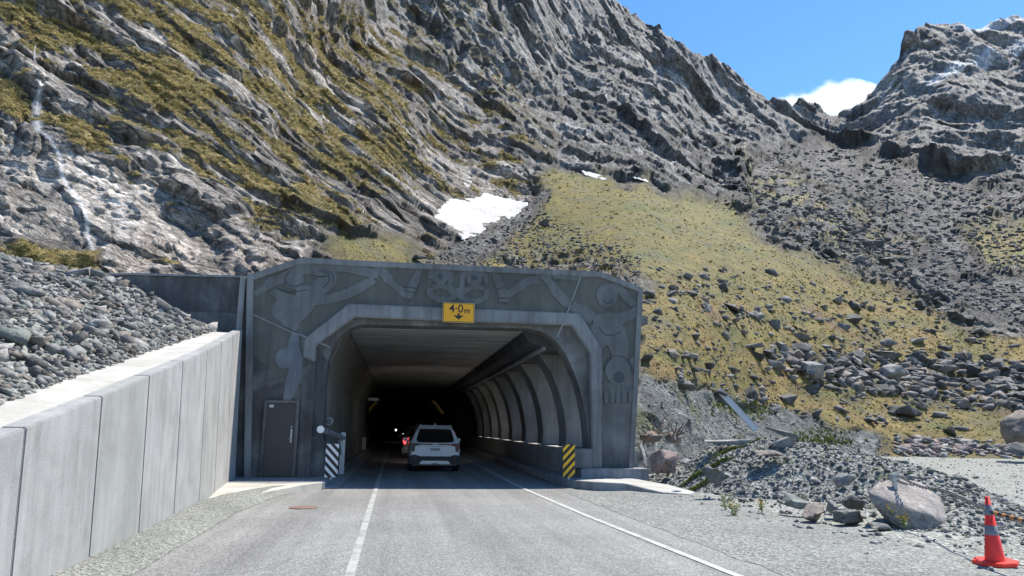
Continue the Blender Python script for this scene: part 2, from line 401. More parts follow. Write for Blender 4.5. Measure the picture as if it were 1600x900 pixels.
CTRL = np.array([  # photo x, photo y, depth (m)
    (-300,600,29),(0,600,30),(200,600,31),(0,430,36),(200,430,38),(400,425,42),(520,400,47),(600,390,53),(560,560,50),(800,545,54),
    (-300,430,34),(-300,250,42),(-300,0,52),(-300,-90,57),
    (0,200,47),(200,200,53),(400,200,65),(0,300,41),(200,310,45),(400,310,53),(560,330,63),(520,250,75),
    (0,0,60),(200,0,70),(400,0,90),(0,-90,66),(300,-90,92),(520,0,120),(560,60,140),(640,-80,205),
    (600,250,88),(600,150,112),(700,200,135),(690,300,98),
    (700,400,62),(700,345,84),(750,310,104),(820,322,106),(850,262,128),(780,230,132),(760,100,175),(800,-60,235),
    (940,0,290),(900,100,240),(960,260,150),(1000,200,190),(1050,120,285),(1080,95,310),(1100,230,235),(1130,310,152),
    (860,400,70),(900,425,62),(900,340,92),(1000,430,55),(1000,360,80),(1000,290,122),(1020,520,39),(1020,620,31),(1010,680,27),(1000,750,26),(1070,745,28.5),(1150,730,35),(1250,722,40),(1300,715,45),(1300,650,53),(1500,650,60),(1500,715,49.5),(1600,715,49),
    (1060,690,30),(1100,640,38),(1200,660,45),(1150,560,50),(1200,480,68),(1200,400,95),(1200,320,138),(1190,230,240),(1220,170,370),
    (1300,600,60),(1300,500,76),(1300,400,110),(1300,300,165),(1310,190,430),(1300,240,290),(1200,700,38),(1300,700,47),
    (1500,695,53),(1500,600,72),(1500,500,92),(1500,400,130),(1500,300,215),(1500,200,300),(1400,100,400),(1350,160,410),(1480,48,440),
    (1600,35,450),(1600,200,290),(1600,300,200),(1600,450,105),(1600,600,72),(1600,690,53),(1860,700,52),(1860,450,95),(1860,200,260),(1860,30,420)], float)
cx = (CTRL[:, 0]-700)/600; cy = (CTRL[:, 1]-350)/600; cd = np.log(CTRL[:, 2])
def _U(r2): return np.where(r2 > 1e-12, r2*np.log(r2+1e-12), 0)
K = _U((cx[:, None]-cx)**2+(cy[:, None]-cy)**2)+np.eye(len(cx))*0.004
Pm = np.stack([np.ones_like(cx), cx, cy], 1)
A = np.block([[K, Pm], [Pm.T, np.zeros((3, 3))]]); sol = np.linalg.solve(A, np.concatenate([cd, np.zeros(3)]))
def depth(u, v):
    x = (u-700)/600; y = (v-350)/600; r = sol[-3]+sol[-2]*x+sol[-1]*y
    for k in range(len(cx)): r = r+sol[k]*_U((x-cx[k])**2+(y-cy[k])**2)
    return np.exp(r)

UC = np.concatenate([np.arange(-230, -8, 6.0), np.arange(-8, 1608, 1.45), np.arange(1608, 1850, 6.0)])
NR = 560; TT = np.linspace(0, 1, NR)
_u3 = np.stack([UC/34, UC*0+3, UC*0], 1); _j = np.abs(perlin(_u3, 900))*8-2.5+np.abs(perlin(_u3*3.1, 901))*3.5-1+np.abs(perlin(_u3*8, 902))*1.5-.5
sil_u = np.interp(UC, SIL[:, 0], SIL[:, 1])-_j*sstep(900, 960, UC); bot_u = np.interp(UC, BOT[:, 0], BOT[:, 1])
NU = len(UC)
Ug = np.repeat(UC[:, None], NR, 1); Vg = bot_u[:, None]+(sil_u-bot_u)[:, None]*TT[None, :]
# depth on a coarse lattice, then bilinear
gu = np.arange(-240, 1870, 10.0); gv = np.arange(-110, 745, 10.0)
GU, GV = np.meshgrid(gu, gv, indexing='ij'); GD = np.log(depth(GU, GV))
def dlog(u, v):
    a = np.clip((u-gu[0])/10, 0, len(gu)-1.001); b = np.clip((v-gv[0])/10, 0, len(gv)-1.001)
    i = a.astype(int); j = b.astype(int); fa = a-i; fb = b-j
    return (GD[i, j]*(1-fa)*(1-fb)+GD[i+1, j]*fa*(1-fb)+GD[i, j+1]*(1-fa)*fb+GD[i+1, j+1]*fa*fb)
Dg = np.exp(dlog(Ug, Vg))
for _ in range(1): pass
Rg = Wv[None, None]+Rv[None, None]*((Ug-800)/F)[..., None]+Uv[None, None]*((450-Vg)/F)[..., None]
P0 = Cv+Rg*Dg[..., None]
def normals(P):
    a = np.gradient(P, axis=0); b = np.gradient(P, axis=1); n = np.cross(a, b)
    n /= np.linalg.norm(n, axis=2)[..., None]+1e-9
    return n*np.where((n*(Cv-P)).sum(2) < 0, -1, 1)[..., None]
NRM = normals(P0)

u = Ug.ravel(); v = Vg.ravel(); D = Dg.ravel(); P = P0.reshape(-1, 3).astype(np.float32); Nn = NRM.reshape(-1, 3).astype(np.float32)
# wobble the photo-plane coordinates so that region outlines are ragged
wob = fbm(np.stack([u/60, v/60, u*0], 1), 4, 90)*26; wob2 = fbm(np.stack([u/60, v/60, u*0+9], 1), 4, 91)*22
uw, vw = u+wob, v+wob2
GRASS = [(838,262),(880,262),(930,276),(1000,288),(1060,300),(1100,312),(1130,320),(1165,300),(1180,330),(1210,370),(1260,400),(1340,425),(1420,470),(1500,500),(1640,540),(1900,560),
         (1900,760),(1100,740),(1000,680),(990,440),(760,460),(700,430),(720,390),(800,350),(838,320)]
grass = polymask(uw, vw, GRASS, 9)
patch2 = polymask(uw, vw, [(1495,355),(1640,350),(1900,360),(1900,450),(1640,440),(1540,420)], 12)
patch3 = polymask(uw, vw, [(520,440),(500,395),(520,360),(600,365),(650,375),(640,400),(700,420),(700,470)], 24)
patch4 = polymask(uw, vw, [(1150,250),(1200,258),(1290,290),(1440,390),(1400,420),(1300,400),(1180,340)], 22)*.85*(fbm(np.stack([u/30, v/12, u*0+5], 1), 3, 95) > -.05)
SCREE = [(1130,322),(1150,300),(1165,262),(1200,235),(1300,228),(1380,240),(1500,290),(1640,300),(1900,320),(1900,540),(1640,520),(1500,478),(1420,448),(1340,412),(1260,385),(1200,360)]
scree = polymask(uw, vw, SCREE, 12)*(1-patch2)
scree2 = polymask(u+wob*.6, v+wob2*.6, [(690,395),(735,372),(790,345),(828,318),(845,290),(862,300),(850,330),(800,372),(760,400),(720,440),(660,440),(650,410)], 6)
scree2 = np.maximum(scree2, .8*polymask(uw, vw, [(740,385),(860,395),(960,410),(1010,440),(1010,460),(700,460)], 12)*(fbm(np.stack([u/30, v/12, u*0], 1), 3, 93) > -.12))
scree3 = polymask(uw, vw, [(995,590),(1040,585),(1085,600),(1110,612),(1150,625),(1230,640),(1300,665),(1380,690),(1380,760),(950,760)], 6)
band = polymask(uw, vw, [(1240,560),(1330,560),(1500,585),(1640,600),(1640,640),(1560,640),(1420,620),(1250,605)], 14)*.55
n1 = fbm(np.stack([u/38, v/20, u*0], 1), 4, 40)
grass = grass*(1-scree2)*(1-scree3)*(1-scree)
grass = np.maximum(grass, np.maximum(patch2, np.maximum(patch3, patch4*(n1 > -.1))))
grassm = np.clip(grass-band*sstep(-.1, .2, n1), 0, 1)
scr = np.clip(np.maximum(np.maximum(scree, scree2), scree3), 0, 1)*(1-grassm)
rock = np.clip(1-np.maximum(grassm, scr), 0, 1)
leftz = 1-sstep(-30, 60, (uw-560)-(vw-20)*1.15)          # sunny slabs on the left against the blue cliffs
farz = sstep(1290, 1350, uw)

# strata: long axis runs down to the right
e1 = np.array([.80, .10, -.59]); e1 /= np.linalg.norm(e1)
e2 = np.array([.50, -.45, .74]); e2 -= e1*(e1@e2); e2 /= np.linalg.norm(e2); e3 = np.cross(e1, e2)
f1 = np.array([.35, .25, -.90]); f1 /= np.linalg.norm(f1)
f2 = np.array([.85, -.4, .3]); f2 -= f1*(f1@f2); f2 /= np.linalg.norm(f2); f3 = np.cross(f1, f2)
Q1 = np.stack([P@e1, P@e2, P@e3], 1).astype(np.float32); Q2 = np.stack([P@f1, P@f2, P@f3], 1).astype(np.float32)
lz = leftz[:, None].astype(np.float32)
slabz = polymask(uw, vw, [(-300,195),(60,200),(100,235),(150,300),(240,290),(380,340),(430,440),(-300,440)], 25)
disp = np.zeros(len(P), np.float32); tone = np.zeros(len(P), np.float32); tw = np.zeros(len(P), np.float32)
ledge = np.zeros(len(P), np.float32)
lam = [130, 64, 30, 15, 7.5, 3.8, 1.9, 1.0, .5]
for k, L in enumerate(lam):
    q = L/D
    w = sstep(.0032, .009, q)*(1-sstep(.15, .30, q))*rock
    for zone, Q, st in ((leftz, Q1, (.22, 1.35, .8)), (1-leftz, Q2, (.38, 1.0, .8))):
        ww = w*zone*(1-.45*slabz*(L < 6)); m = ww > .01
        if not m.any(): continue
        q3 = Q[m]/L; q3 = q3+np.stack([perlin(q3*1.1, 5+k), perlin(q3*1.1, 15+k), perlin(q3*1.1, 25+k)], 1)*.12
        off, hid, edge = cells(q3*np.array(st, np.float32), 100+k)
        g = np.stack([hrand(hid, 1)-.5, hrand(hid, 2)-.65, hrand(hid, 3)-.5], 1)*2
        h = ((off*g).sum(1)*.95+(hrand(hid, 4)-.5)*.8)*sstep(0, .10, edge)-.22*(1-sstep(0, .09, edge))
        disp[m] += (ww[m]*L*(.30 if L < 6 else (.125 if L < 40 else .08))*(1.15-.1*leftz[m])*h).astype(np.float32)
        tone[m] += ww[m]*(hrand(hid, 5)-.5)*(1.0 if L < 20 else .5); tw[m] += ww[m]
    if L <= 15:   # tilted ledges: a slow rise, then an abrupt step
        for zone, Q, sl in ((leftz, Q1, 1.0), (1-leftz, Q2, .7)):
            ww = w*zone*rock; m = ww > .01
            if not m.any(): continue
            q3 = Q[m]/L; t = q3[:, 1]*1.15+perlin(q3*np.array([.28, .55, .5], np.float32), 300+k)*.8
            fr = t-np.floor(t); saw = np.minimum(fr, (1-fr)*6.5)-.4
            on = sstep(-.25, .25, perlin(q3*np.array([.18, .4, .35], np.float32), 320+k))
            disp[m] += (ww[m]*L*.20*sl*saw*on*(.7 if L > 5 else 1.4)).astype(np.float32)
            tone[m] -= .35*ww[m]*(fr > .87)*on
    # rounded unevenness everywhere
    m = (sstep(.003, .01, q)*(1-sstep(.12, .3, q))) > .01
    wn_ = (sstep(.003, .01, q)*(1-sstep(.12, .3, q)))[m]*(.055*rock[m]+.022*scr[m]+.014*grassm[m])
    disp[m] += wn_*L*fbm(P[m]/L, 2, 60+k)
    if L < 8:    # loose blocks in the scree
        m = (w*0+sstep(.0035, .009, q)*(1-sstep(.03, .07, q))*scr) > .02
        if m.any():
            off, hid, edge = cells(P[m]/L*1.3, 200+k); hh = np.clip(.5-np.sqrt((off**2).sum(1)), 0, 1)
            disp[m] += scr[m]*L*.42*hh*(hrand(hid, 1)); tone[m] += (hrand(hid, 2)-.5)*.8
# big buttresses and gullies of the middle and far cliffs
gl = perlin(np.stack([Q2[:, 0]/220, Q2[:, 1]/50, Q2[:, 2]/70], 1), 77)
gl2 = perlin(np.stack([Q2[:, 0]/110, Q2[:, 1]/24, Q2[:, 2]/32], 1), 78)
cl = (1-leftz)*rock*sstep(90, 200, D)
disp += (cl*((1-np.abs(gl)*2)*20+(1-np.abs(gl2)*2)*10-8)*np.clip(D/600, .15, .8)).astype(np.float32)
# keep the ridge near its line and the snow hollow smooth
SNOW = [(679,338),(690,322),(703,313),(727,311),(748,309),(757,302),(768,305),(790,311),(824,318),(823,325),(808,335),(790,343),(760,357),(737,374),(727,376),(716,366),(700,352)]
sn = polymask(u, v, SNOW, 14); disp *= (1-.92*sn)
tfl = np.tile(TT, NU); pass
# keep near foot of the slope low so that it dips under the gravel
tow = (Cv-P); tow /= np.linalg.norm(tow, axis=1)[:, None]; tow[:, 2] *= .3
wr = (.80*rock)[:, None]; dirn = Nn*(1-wr)+tow*wr; dirn /= np.linalg.norm(dirn, axis=1)[:, None]
PD = P+dirn*disp[:, None]
Pd = PD.reshape(NU, NR, 3).astype(np.float64)
N2 = normals(Pd)

# ---- albedo
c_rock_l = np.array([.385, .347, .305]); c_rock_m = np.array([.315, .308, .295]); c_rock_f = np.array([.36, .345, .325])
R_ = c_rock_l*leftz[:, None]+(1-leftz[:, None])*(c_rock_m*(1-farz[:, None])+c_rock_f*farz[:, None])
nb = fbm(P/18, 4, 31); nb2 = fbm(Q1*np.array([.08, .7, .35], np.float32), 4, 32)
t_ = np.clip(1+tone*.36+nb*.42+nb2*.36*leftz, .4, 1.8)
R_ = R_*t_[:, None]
# reddish stained slabs low down and in the middle left
red = polymask(uw, vw, [(440,60),(520,60),(560,110),(470,110)], 12)*.5+polymask(uw, vw, [(200,350),(420,370),(560,420),(640,430),(640,380),(720,370),(700,440),(200,440)], 20)*.55
R_ = R_*(1-red[:, None]*.6)+np.array([.32, .235, .18])*t_[:, None]*red[:, None]*.6
# wet streaks and quartz
wet = sstep(.66, .84, 1-np.abs(fbm(Q1*np.array([.035, .16, .16], np.float32), 3, 55))*2.2)*leftz*sstep(.1, .4, nb2+.3)
R_ = R_*(1-wet[:, None]*.2)+np.array([.46, .45, .43])*wet[:, None]*.2
# vegetation on the crags: on gentler, upward facing places
up = N2.reshape(-1, 3)[:, 2]
vn = fbm(Q1*np.array([.09, .22, .20], np.float32), 5, 70)*.8+.55*fbm(P/3.4, 4, 71)
zone = polymask(uw, vw, [(-300,-120),(560,-120),(600,60),(640,200),(600,300),(520,330),(330,270),(170,215),(0,190),(-300,200)], 40)
zone2 = polymask(uw, vw, [(560,-60),(740,-60),(900,250),(840,300),(700,290),(560,300)], 60)
low = polymask(uw, vw, [(-300,370),(100,380),(160,400),(160,430),(-300,430)], 8)*(vn > -.35)
mid = polymask(uw, vw, [(100,210),(560,290),(640,420),(460,430),(360,320)], 30)
veg = sstep(-.02, .09, vn+.20*zone-.11+.10*zone2*(1-leftz)-.22*(1-zone)*(1-zone2)+.12*mid+(up-.55)*.22)*rock*(.15+.85*np.clip(leftz+.35*zone2, 0, 1))
veg = np.clip(np.maximum(veg, low), 0, 1)*(D < 290)
veg *= 1-sn
vv = fbm(P/2.2, 4, 80); vv2 = fbm(P/9, 4, 81)
V1 = np.array([.33, .255, .095]); V2 = np.array([.16, .145, .055]); V3 = np.array([.40, .31, .13])
kv = np.clip(.5+vv*.8+vv2*.9, 0, 1)[:, None]
VC = np.where(kv < .5, V2+(V1-V2)*kv*2, V1+(V3-V1)*(kv-.5)*2)
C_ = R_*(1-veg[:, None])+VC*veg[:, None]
# grass slope: greenish gold high, ochre and rust low down
ga = fbm(np.stack([u/70, v/26, u*0], 1), 5, 82); gb = fbm(P/1.6, 4, 83); gc = fbm(P/6, 4, 84)
G1 = np.array([.265, .205, .045]); G2 = np.array([.165, .168, .034]); G3 = np.array([.38, .25, .075]); G4 = np.array([.24, .13, .06])
kk = np.clip(.5+ga*.9+gc*.5, 0, 1)[:, None]; lowk = sstep(330, 560, v)[:, None]
GC = G2*(1-kk)+G1*kk; GC = GC*(1-lowk*.6*kk)+G3*lowk*.6*kk
rust = (sstep(.18, .42, fbm(P/5, 4, 85))*sstep(380, 470, v))[:, None]; GC = GC*(1-.6*rust)+G4*.6*rust
GC = GC*np.clip(1+gb*.45, .5, 1.5)[:, None]
bare = (sstep(.12, .35, fbm(P/2.6, 4, 86)+.3*fbm(P/14, 3, 87)))[:, None]*.35
GC = GC*(1-bare)+np.array([.15, .14, .12])*bare
S_ = np.array([.155, .147, .137])*(1+.5*fbm(np.stack([u/55, v/22, u*0+2], 1), 3, 96)[:, None])*np.clip(1+tone*.5+fbm(P/7, 4, 88)*.6, .4, 1.7)[:, None]
S_ = S_*(1-scree3[:, None])+np.array([.20, .212, .20])*np.clip(1+tone*.5+nb*.3, .5, 1.6)[:, None]*scree3[:, None]
sg = (sstep(.05, .25, fbm(P/3.2, 4, 89)-.08)*scree3)[:, None]*.8; S_ = S_*(1-sg)+np.array([.12, .14, .045])*sg
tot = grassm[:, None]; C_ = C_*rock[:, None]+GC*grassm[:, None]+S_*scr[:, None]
# snow dust on the high right peak
sd = polymask(uw*.3+u*.7, vw*.3+v*.7, [(1490,60),(1530,45),(1600,30),(1640,28),(1640,45),(1560,48),(1520,60)], 3)+polymask(uw*.3+u*.7, vw*.3+v*.7, [(1440,140),(1500,105),(1560,82),(1600,70),(1640,60),(1640,72),(1580,90),(1520,115),(1460,150)], 3)*.8
sdn = np.clip(sd*1.4, 0, 1)*sstep(-.45, -.1, nb+fbm(P/12, 3, 99)); C_ = C_*(1-sdn[:, None])+np.array([.80, .81, .83])*sdn[:, None]
COL = np.concatenate([np.clip(C_, .01, .9), (np.clip(rock*(1-veg*.7)+scr*.6, 0, 1)*(1+.35*(1-leftz)*sstep(90, 220, D)))[:, None]], 1)

# mesh: front sheet, and a back slope falling away behind the ridge
back = []
for k, (db, dz) in enumerate(((12, -7), (45, -32), (130, -100))):
    b = Pd[:, -1].copy(); dirh = b-Cv; dirh[:, 2] = 0; dirh /= np.linalg.norm(dirh, axis=1)[:, None]
    b += dirh*db; b[:, 2] += dz; back.append(b)
ALL = np.concatenate([Pd]+[b[:, None] for b in back], 1); NRT = NR+3
CA = np.concatenate([COL.reshape(NU, NR, 4)]+[COL.reshape(NU, NR, 4)[:, -1:]]*3, 1)
ii, jj = np.meshgrid(np.arange(NU-1), np.arange(NRT-1), indexing='ij'); a = (ii*NRT+jj).ravel()
QD = np.stack([a, a+NRT, a+NRT+1, a+1], 1)
Vfull = np.concatenate([Vg, np.full((NU, 3), -99.0)], 1); okq = (Vfull < np.interp(UC, LIM[:, 0], LIM[:, 1])[:, None])[:-1, :-1].ravel()
QD = QD[okq]
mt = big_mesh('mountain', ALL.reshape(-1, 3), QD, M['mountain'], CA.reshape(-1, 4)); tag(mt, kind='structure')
# bedding coordinates for the fine grain of the rock: steep strata on the crags, none on the grass
rk3 = (rock*(1-veg*.9))[:, None]
QQ = (Q1*leftz[:, None]+Q2*(1-leftz[:, None]))*np.array([.22, 1.25, .8])
QQ = QQ*rk3+P*(1-rk3)
QA = np.concatenate([QQ.reshape(NU, NR, 3)]+[QQ.reshape(NU, NR, 3)[:, -1:]]*3, 1).astype(np.float32)
qa = mt.data.attributes.new('Bed', 'FLOAT_VECTOR', 'POINT'); qa.data.foreach_set('vector', QA.ravel())

def cell_at(x, y):
    i = int(np.clip(np.searchsorted(UC, x), 1, NU-2)); t = (y-bot_u[i])/(sil_u[i]-bot_u[i]); j = int(np.clip(round(t*(NR-1)), 1, NR-2)); return i, j
def surf(x, y):
    i, j = cell_at(x, y); return Pd[i, j].copy(), NRM[i, j].copy()
VEG = veg.reshape(NU, NR); GRS = grassm.reshape(NU, NR); SCR = scr.reshape(NU, NR); BAND = band.reshape(NU, NR)
ZD = (Pd-Cv)@Wv; ZS = ZD.copy()
for _k in range(3):
    ZS[2:-2] = (ZS[:-4]+ZS[1:-3]+ZS[2:-2]+ZS[3:-1]+ZS[4:])/5; ZS[:, 2:-2] = (ZS[:, :-4]+ZS[:, 1:-3]+ZS[:, 2:-2]+ZS[:, 3:-1]+ZS[:, 4:])/5
# ------------------------------------------------------------------ ground, road, kerbs
def sheet(name, poly, z, m, kind='structure'):
    b = MB(); b.add([(p[0], p[1], z) for p in poly], [tuple(range(len(poly)))]); o = b.build(name, m)
    if kind: tag(o, kind=kind)
    return o
# ground: one sheet reaching past the mountain, gently uneven near the camera
gx = np.concatenate([[-4000, -900, -200, -60], np.arange(-30, 75, .6), [120, 400, 1200, 4000]])
gy = np.concatenate([[-4000, -500, -60, -12], np.arange(-4, 78, .6), [140, 400, 1500, 6000]])
GX, GY = np.meshgrid(gx, gy, indexing='ij')
def ground_z(x, y):
    x = np.asarray(x, float); y = np.asarray(y, float)
    e = sstep(4.6, 7.5, x)
    n = perlin(np.stack([x.ravel()/1.7, y.ravel()/1.7, x.ravel()*0], 1), 400).reshape(x.shape)
    n2 = perlin(np.stack([x.ravel()/6, y.ravel()/6, x.ravel()*0], 1), 401).reshape(x.shape)
    z = -.012+e*(.035*n+.07*n2)
    z = np.where(np.hypot(x, y) > 90, -.4, z)
    return z
GZ = ground_z(GX, GY)
GZ = np.where((GX < 3.9) & (GX > -60) | (GX < -60), -.03, GZ)
ii, jj = np.meshgrid(np.arange(len(gx)-1), np.arange(len(gy)-1), indexing='ij'); a = (ii*len(gy)+jj).ravel()
g = big_mesh('ground', np.stack([GX.ravel(), GY.ravel(), GZ.ravel()], 1), np.stack([a, a+len(gy), a+len(gy)+1, a+1], 1), M['gravel'])
tag(g, kind='structure')
sheet('road', [(-2.75,-6),(4.8,-6),(4.8,9),(4.8,15),(4.6,19.5),(4.5,60),(4.5,120),(-2.1,120),(-2.1,60),(-1.75,19),(-2.85,18.4),(-2.95,14)], 0.006, M['road'])
# centre line and edge line
def strip(name, pts, w, m, z):
    b = MB(); n = len(pts); vs = []
    for i, (x, y) in enumerate(pts):
        vs += [(x-w/2, y, z), (x+w/2, y, z)]
    b.add(vs, [(2*i, 2*i+1, 2*i+3, 2*i+2) for i in range(n-1)]); return tag(b.build(name, m), kind='structure')
strip('road_centre_line', [(-.42, 2), (-.44, 8), (-.48, 19), (-.53, 38), (-.55, 60)], .105, M['paint_faded'], .0145)
strip('road_edge_line', [(3.95, -4), (3.86, 4), (3.73, 8), (3.45, 13.5), (3.28, 19.3), (3.29, 34), (3.29, 60)], .11, M['paint'], .0145)
# gravel shoulder on the left, heaped a little against the wall
def wallx(y): return -3.22-.05*max(0, y-8)-.05*max(0, y-14.5)
ys = np.arange(-4, 19.01, .25); V = []; Nc = 12
for y in ys:
    xr = np.interp(y, [-4, 8.5, 14, 17.3, 18.4, 19.0], [-2.62, -2.66, -2.78, -2.55, -2.15, -1.9]); xl = wallx(y)-.05
    if y > 14.6: xl = np.interp(y, [14.6, 16.2, 17.6, 18.5, 19.0], [wallx(14.6)-.05, -3.45, -3.1, -2.75, -2.5])
    for k in range(Nc):
        t = k/(Nc-1); x = xl+(xr-xl)*t
        h = (.10+.05*max(0, min(1, (y-10)/6)))*math.sin(math.pi*min(1, .35+.65*t))**.8*(1 if t < 1 else 0)+.012
        h += .02*mnoise.noise(Vector((x*3, y*3, 1)))*(0 < t < 1)
        V.append((x+(.05*mnoise.noise(Vector((y*2.5, 3, 0))) if k == Nc-1 else 0), y, max(.011, h)))
V = np.array(V); ii, jj = np.meshgrid(np.arange(len(ys)-1), np.arange(Nc-1), indexing='ij'); a = (ii*Nc+jj).ravel()
o = big_mesh('gravel_shoulder', V, np.stack([a, a+1, a+Nc+1, a+Nc], 1), gravel('shoulder_gravel', (.12,.125,.108), (.21,.215,.19), (.33,.335,.30), 42)); tag(o, kind='structure')
# loose grit along the right edge of the seal
V = []; ys = np.arange(-4, 18.6, .3)
for y in ys:
    xl = np.interp(y, [-4, 8, 14, 18.3], [4.3, 4.25, 4.15, 4.2])+.10*mnoise.noise(Vector((y*1.7, 9, 0))); xr = 7.6
    for k in range(10):
        t = k/9; x = xl+(xr-xl)*t; V.append((x, y, .011+.03*math.sin(math.pi*min(1, t*1.2))*.6+.012*mnoise.noise(Vector((x*2, y*2, 5)))*(k > 0) if k < 9 else -.02))
V = np.array(V); ii, jj = np.meshgrid(np.arange(len(ys)-1), np.arange(9), indexing='ij'); a = (ii*10+jj).ravel()
o = big_mesh('gravel_verge', V, np.stack([a, a+1, a+11, a+10], 1), gravel('verge_gravel', (.12,.125,.11), (.21,.215,.195), (.34,.345,.32), 34)); tag(o, kind='structure')
# kerbed islands
b = MB(); b.slab([(-2.8,18.9),(-1.75,19.15),(-1.74,19.6),(-1.75,22),(-1.75,60),(-3.0,60),(-3.0,22),(-4.6,22),(-4.6,19.2)], -.05, .17)
k1 = b.build('left_kerb', M['conc_grey'], bevel=.015); tag(k1, kind='structure')
b = MB(); b.add([(-1.42,19.5,.011),(-1.4,60,.011),(-1.76,60,.03),(-1.76,19.2,.03)], [(0,1,2,3)]); tag(b.build('gutter', M['conc_wall']), kind='structure')
b = MB(); b.slab([(-4.6,19.25,.165),(-3.95,16.9,.12),(-3.62,15.1,.02),(-3.30,15.2,.015),(-3.05,16.3,.10),(-2.2,18.3,.16),(-1.78,19.10,.174),(-1.80,19.45,.174),(-4.6,19.6,.174)], -.06, .17)
tag(b.build('concrete_path', M['apron'], bevel=0), kind='structure')
b = MB()
P_ = [(4.5,60,.2),(4.5,24,.2),(4.46,21,.2),(4.55,19.9,.2),(5.05,19.1,.2),(5.8,18.75,.19),(6.1,18.3,.12),(6.45,17.85,.05),(7.15,17.6,.02),(7.45,18.2,.04),(7.2,19.4,.12),(6.6,20.3,.2),(6.6,21.6,.2),(5.6,21.6,.2),(5.6,60,.2)]
b.slab(P_, -.06, .2); k2 = b.build('right_kerb', M['conc_grey'], bevel=.012); tag(k2, kind='structure')
b = MB(); b.slab([(4.75,19.8,.206),(5.1,19.2,.206),(5.8,18.82,.197),(6.12,18.37,.127),(6.47,17.92,.057),(7.12,17.67,.027),(7.38,18.2,.047),(7.15,19.35,.127),(6.6,20.2,.205),(5.5,20.35,.206)], .0, .2)
tag(b.build('concrete_path', M['apron_wing']), kind='structure')

# ------------------------------------------------------------------ retaining wall
def wtop(y): return 1.42+.189*(y-6.77)
WX1 = -4.28
def wtx(y): return wallx(y)-.05+.10*max(0, min(1, (y-15)/6))*0
rw = empty('retaining_wall', (-3.3, 8, 0)); tag(rw, 'long pale concrete retaining wall of tall vertical panels beside the road', 'retaining wall')
yj = [-3.8, -1.9, 0, 1.85, 3.7, 5.45, 7.24, 9.05, 10.92, 12.85, 14.85, 16.9, 18.9, 20.93]
def wx(y, z):    # face, leaning back a little with height
    return wallx(y)-.035*z
for i in range(len(yj)-1):
    y0, y1 = yj[i]+.012, yj[i+1]-.012; b = MB(); mi = 0
    vs = []
    for (y, off) in ((y0, 0), (y1, 0), (y1, -.22), (y0, -.22)):
        vs += [(wx(y, 0)+off, y, -.1), (wx(y, wtop(y))+off, y, wtop(y))]
    b.add(vs, [(0,2,3,1),(2,4,5,3),(4,6,7,5),(6,0,1,7),(1,3,5,7),(0,6,4,2)])
    b.build('wall_panel', M['conc_wall' if i % 3 != 1 else 'conc_wall2'], rw, bevel=.012).location = -rw.location
b = MB()
for y in yj[1:-1]: b.add([(wx(y,0)-.02,y-.03,-.1),(wx(y,0)-.02,y+.03,-.1),(wx(y,wtop(y))-.02,y+.03,wtop(y)-.01),(wx(y,wtop(y))-.02,y-.03,wtop(y)-.01)], [(0,1,2,3)])
b.build('panel_joint', M['groove'], rw).location = -rw.location
# cream slab behind the wall top
ys = np.arange(-3.5, 20.5, .5); V = []; nk = 8
def footx(y): return np.interp(y, [-4, 5, 7.5, 9.6, 11.1, 13.7, 17, 20.5, 30], [-4.3, -4.0, -4.0, -4.2, -4.28, -4.5, -4.7, -4.9, -5.0])
for y in ys:
    x0 = wx(y, wtop(y))-.222; x1 = footx(y)-.6
    for k in range(nk): t = k/(nk-1); V.append((x0+(x1-x0)*t, y, wtop(y)-.03+.03*t+.012*mnoise.noise(Vector((x0+(x1-x0)*t, y*.8, 0)))))
V = np.array(V); ii, jj = np.meshgrid(np.arange(len(ys)-1), np.arange(nk-1), indexing='ij'); a = (ii*nk+jj).ravel()
o = big_mesh('concrete_slab', V, np.stack([a, a+1, a+nk+1, a+nk], 1), M['apron']); tag(o, 'cream concrete slab running along the top of the retaining wall below the rubble', 'concrete slab')

# ------------------------------------------------------------------ portal and gallery
YP = 21.0
def seg(pts, n):
    """resample an open polyline to n+1 points"""
    P_ = np.array(pts, float); L = np.concatenate([[0], np.cumsum(np.linalg.norm(np.diff(P_, axis=0), axis=1))])
    t = np.linspace(0, L[-1], n+1); return np.stack([np.interp(t, L, P_[:, k]) for k in range(P_.shape[1])], 1)
OUT = [(-3.98,-.05),(-4.34,5.63),(-2.92,6.2),(5.85,6.19),(7.14,5.75),(6.75,.45)]
RIM = [(-3.80,-.05),(-4.14,5.50),(-2.88,6.03),(5.82,6.02),(6.97,5.63),(6.60,.45)]
BO = [(-2.62,-.05),(-2.68,3.89),(-1.52,4.93),(5.16,4.90),(5.83,3.88),(5.80,.45)]
BI = [(-2.30,-.05),(-2.34,3.72),(-1.33,4.55),(4.93,4.52),(5.47,3.72),(5.50,.45)]
OP = [[(-1.95,-.05),(-2.03,1.6),(-2.06,2.6),(-2.02,3.3)],[(-2.02,3.3),(-1.92,3.72),(-1.72,4.05),(-1.47,4.26),(-1.15,4.38)],[(-1.15,4.38),(3.62,4.43)],
      [(3.62,4.43),(4.0,4.37),(4.35,4.2),(4.62,3.95),(4.82,3.65)],[(4.82,3.65),(5.12,3.0),(5.32,2.3),(5.45,1.5),(5.47,.45)]]
NS = 8
def line5(K): return np.concatenate([seg([K[i], K[i+1]], NS)[:(-1 if i < 4 else None)] for i in range(5)])
LO, LR, LBO, LBI = line5(OUT), line5(RIM), line5(BO), line5(BI)
LOP = np.concatenate([seg(OP[i], NS)[:(-1 if i < 4 else None)] for i in range(5)])
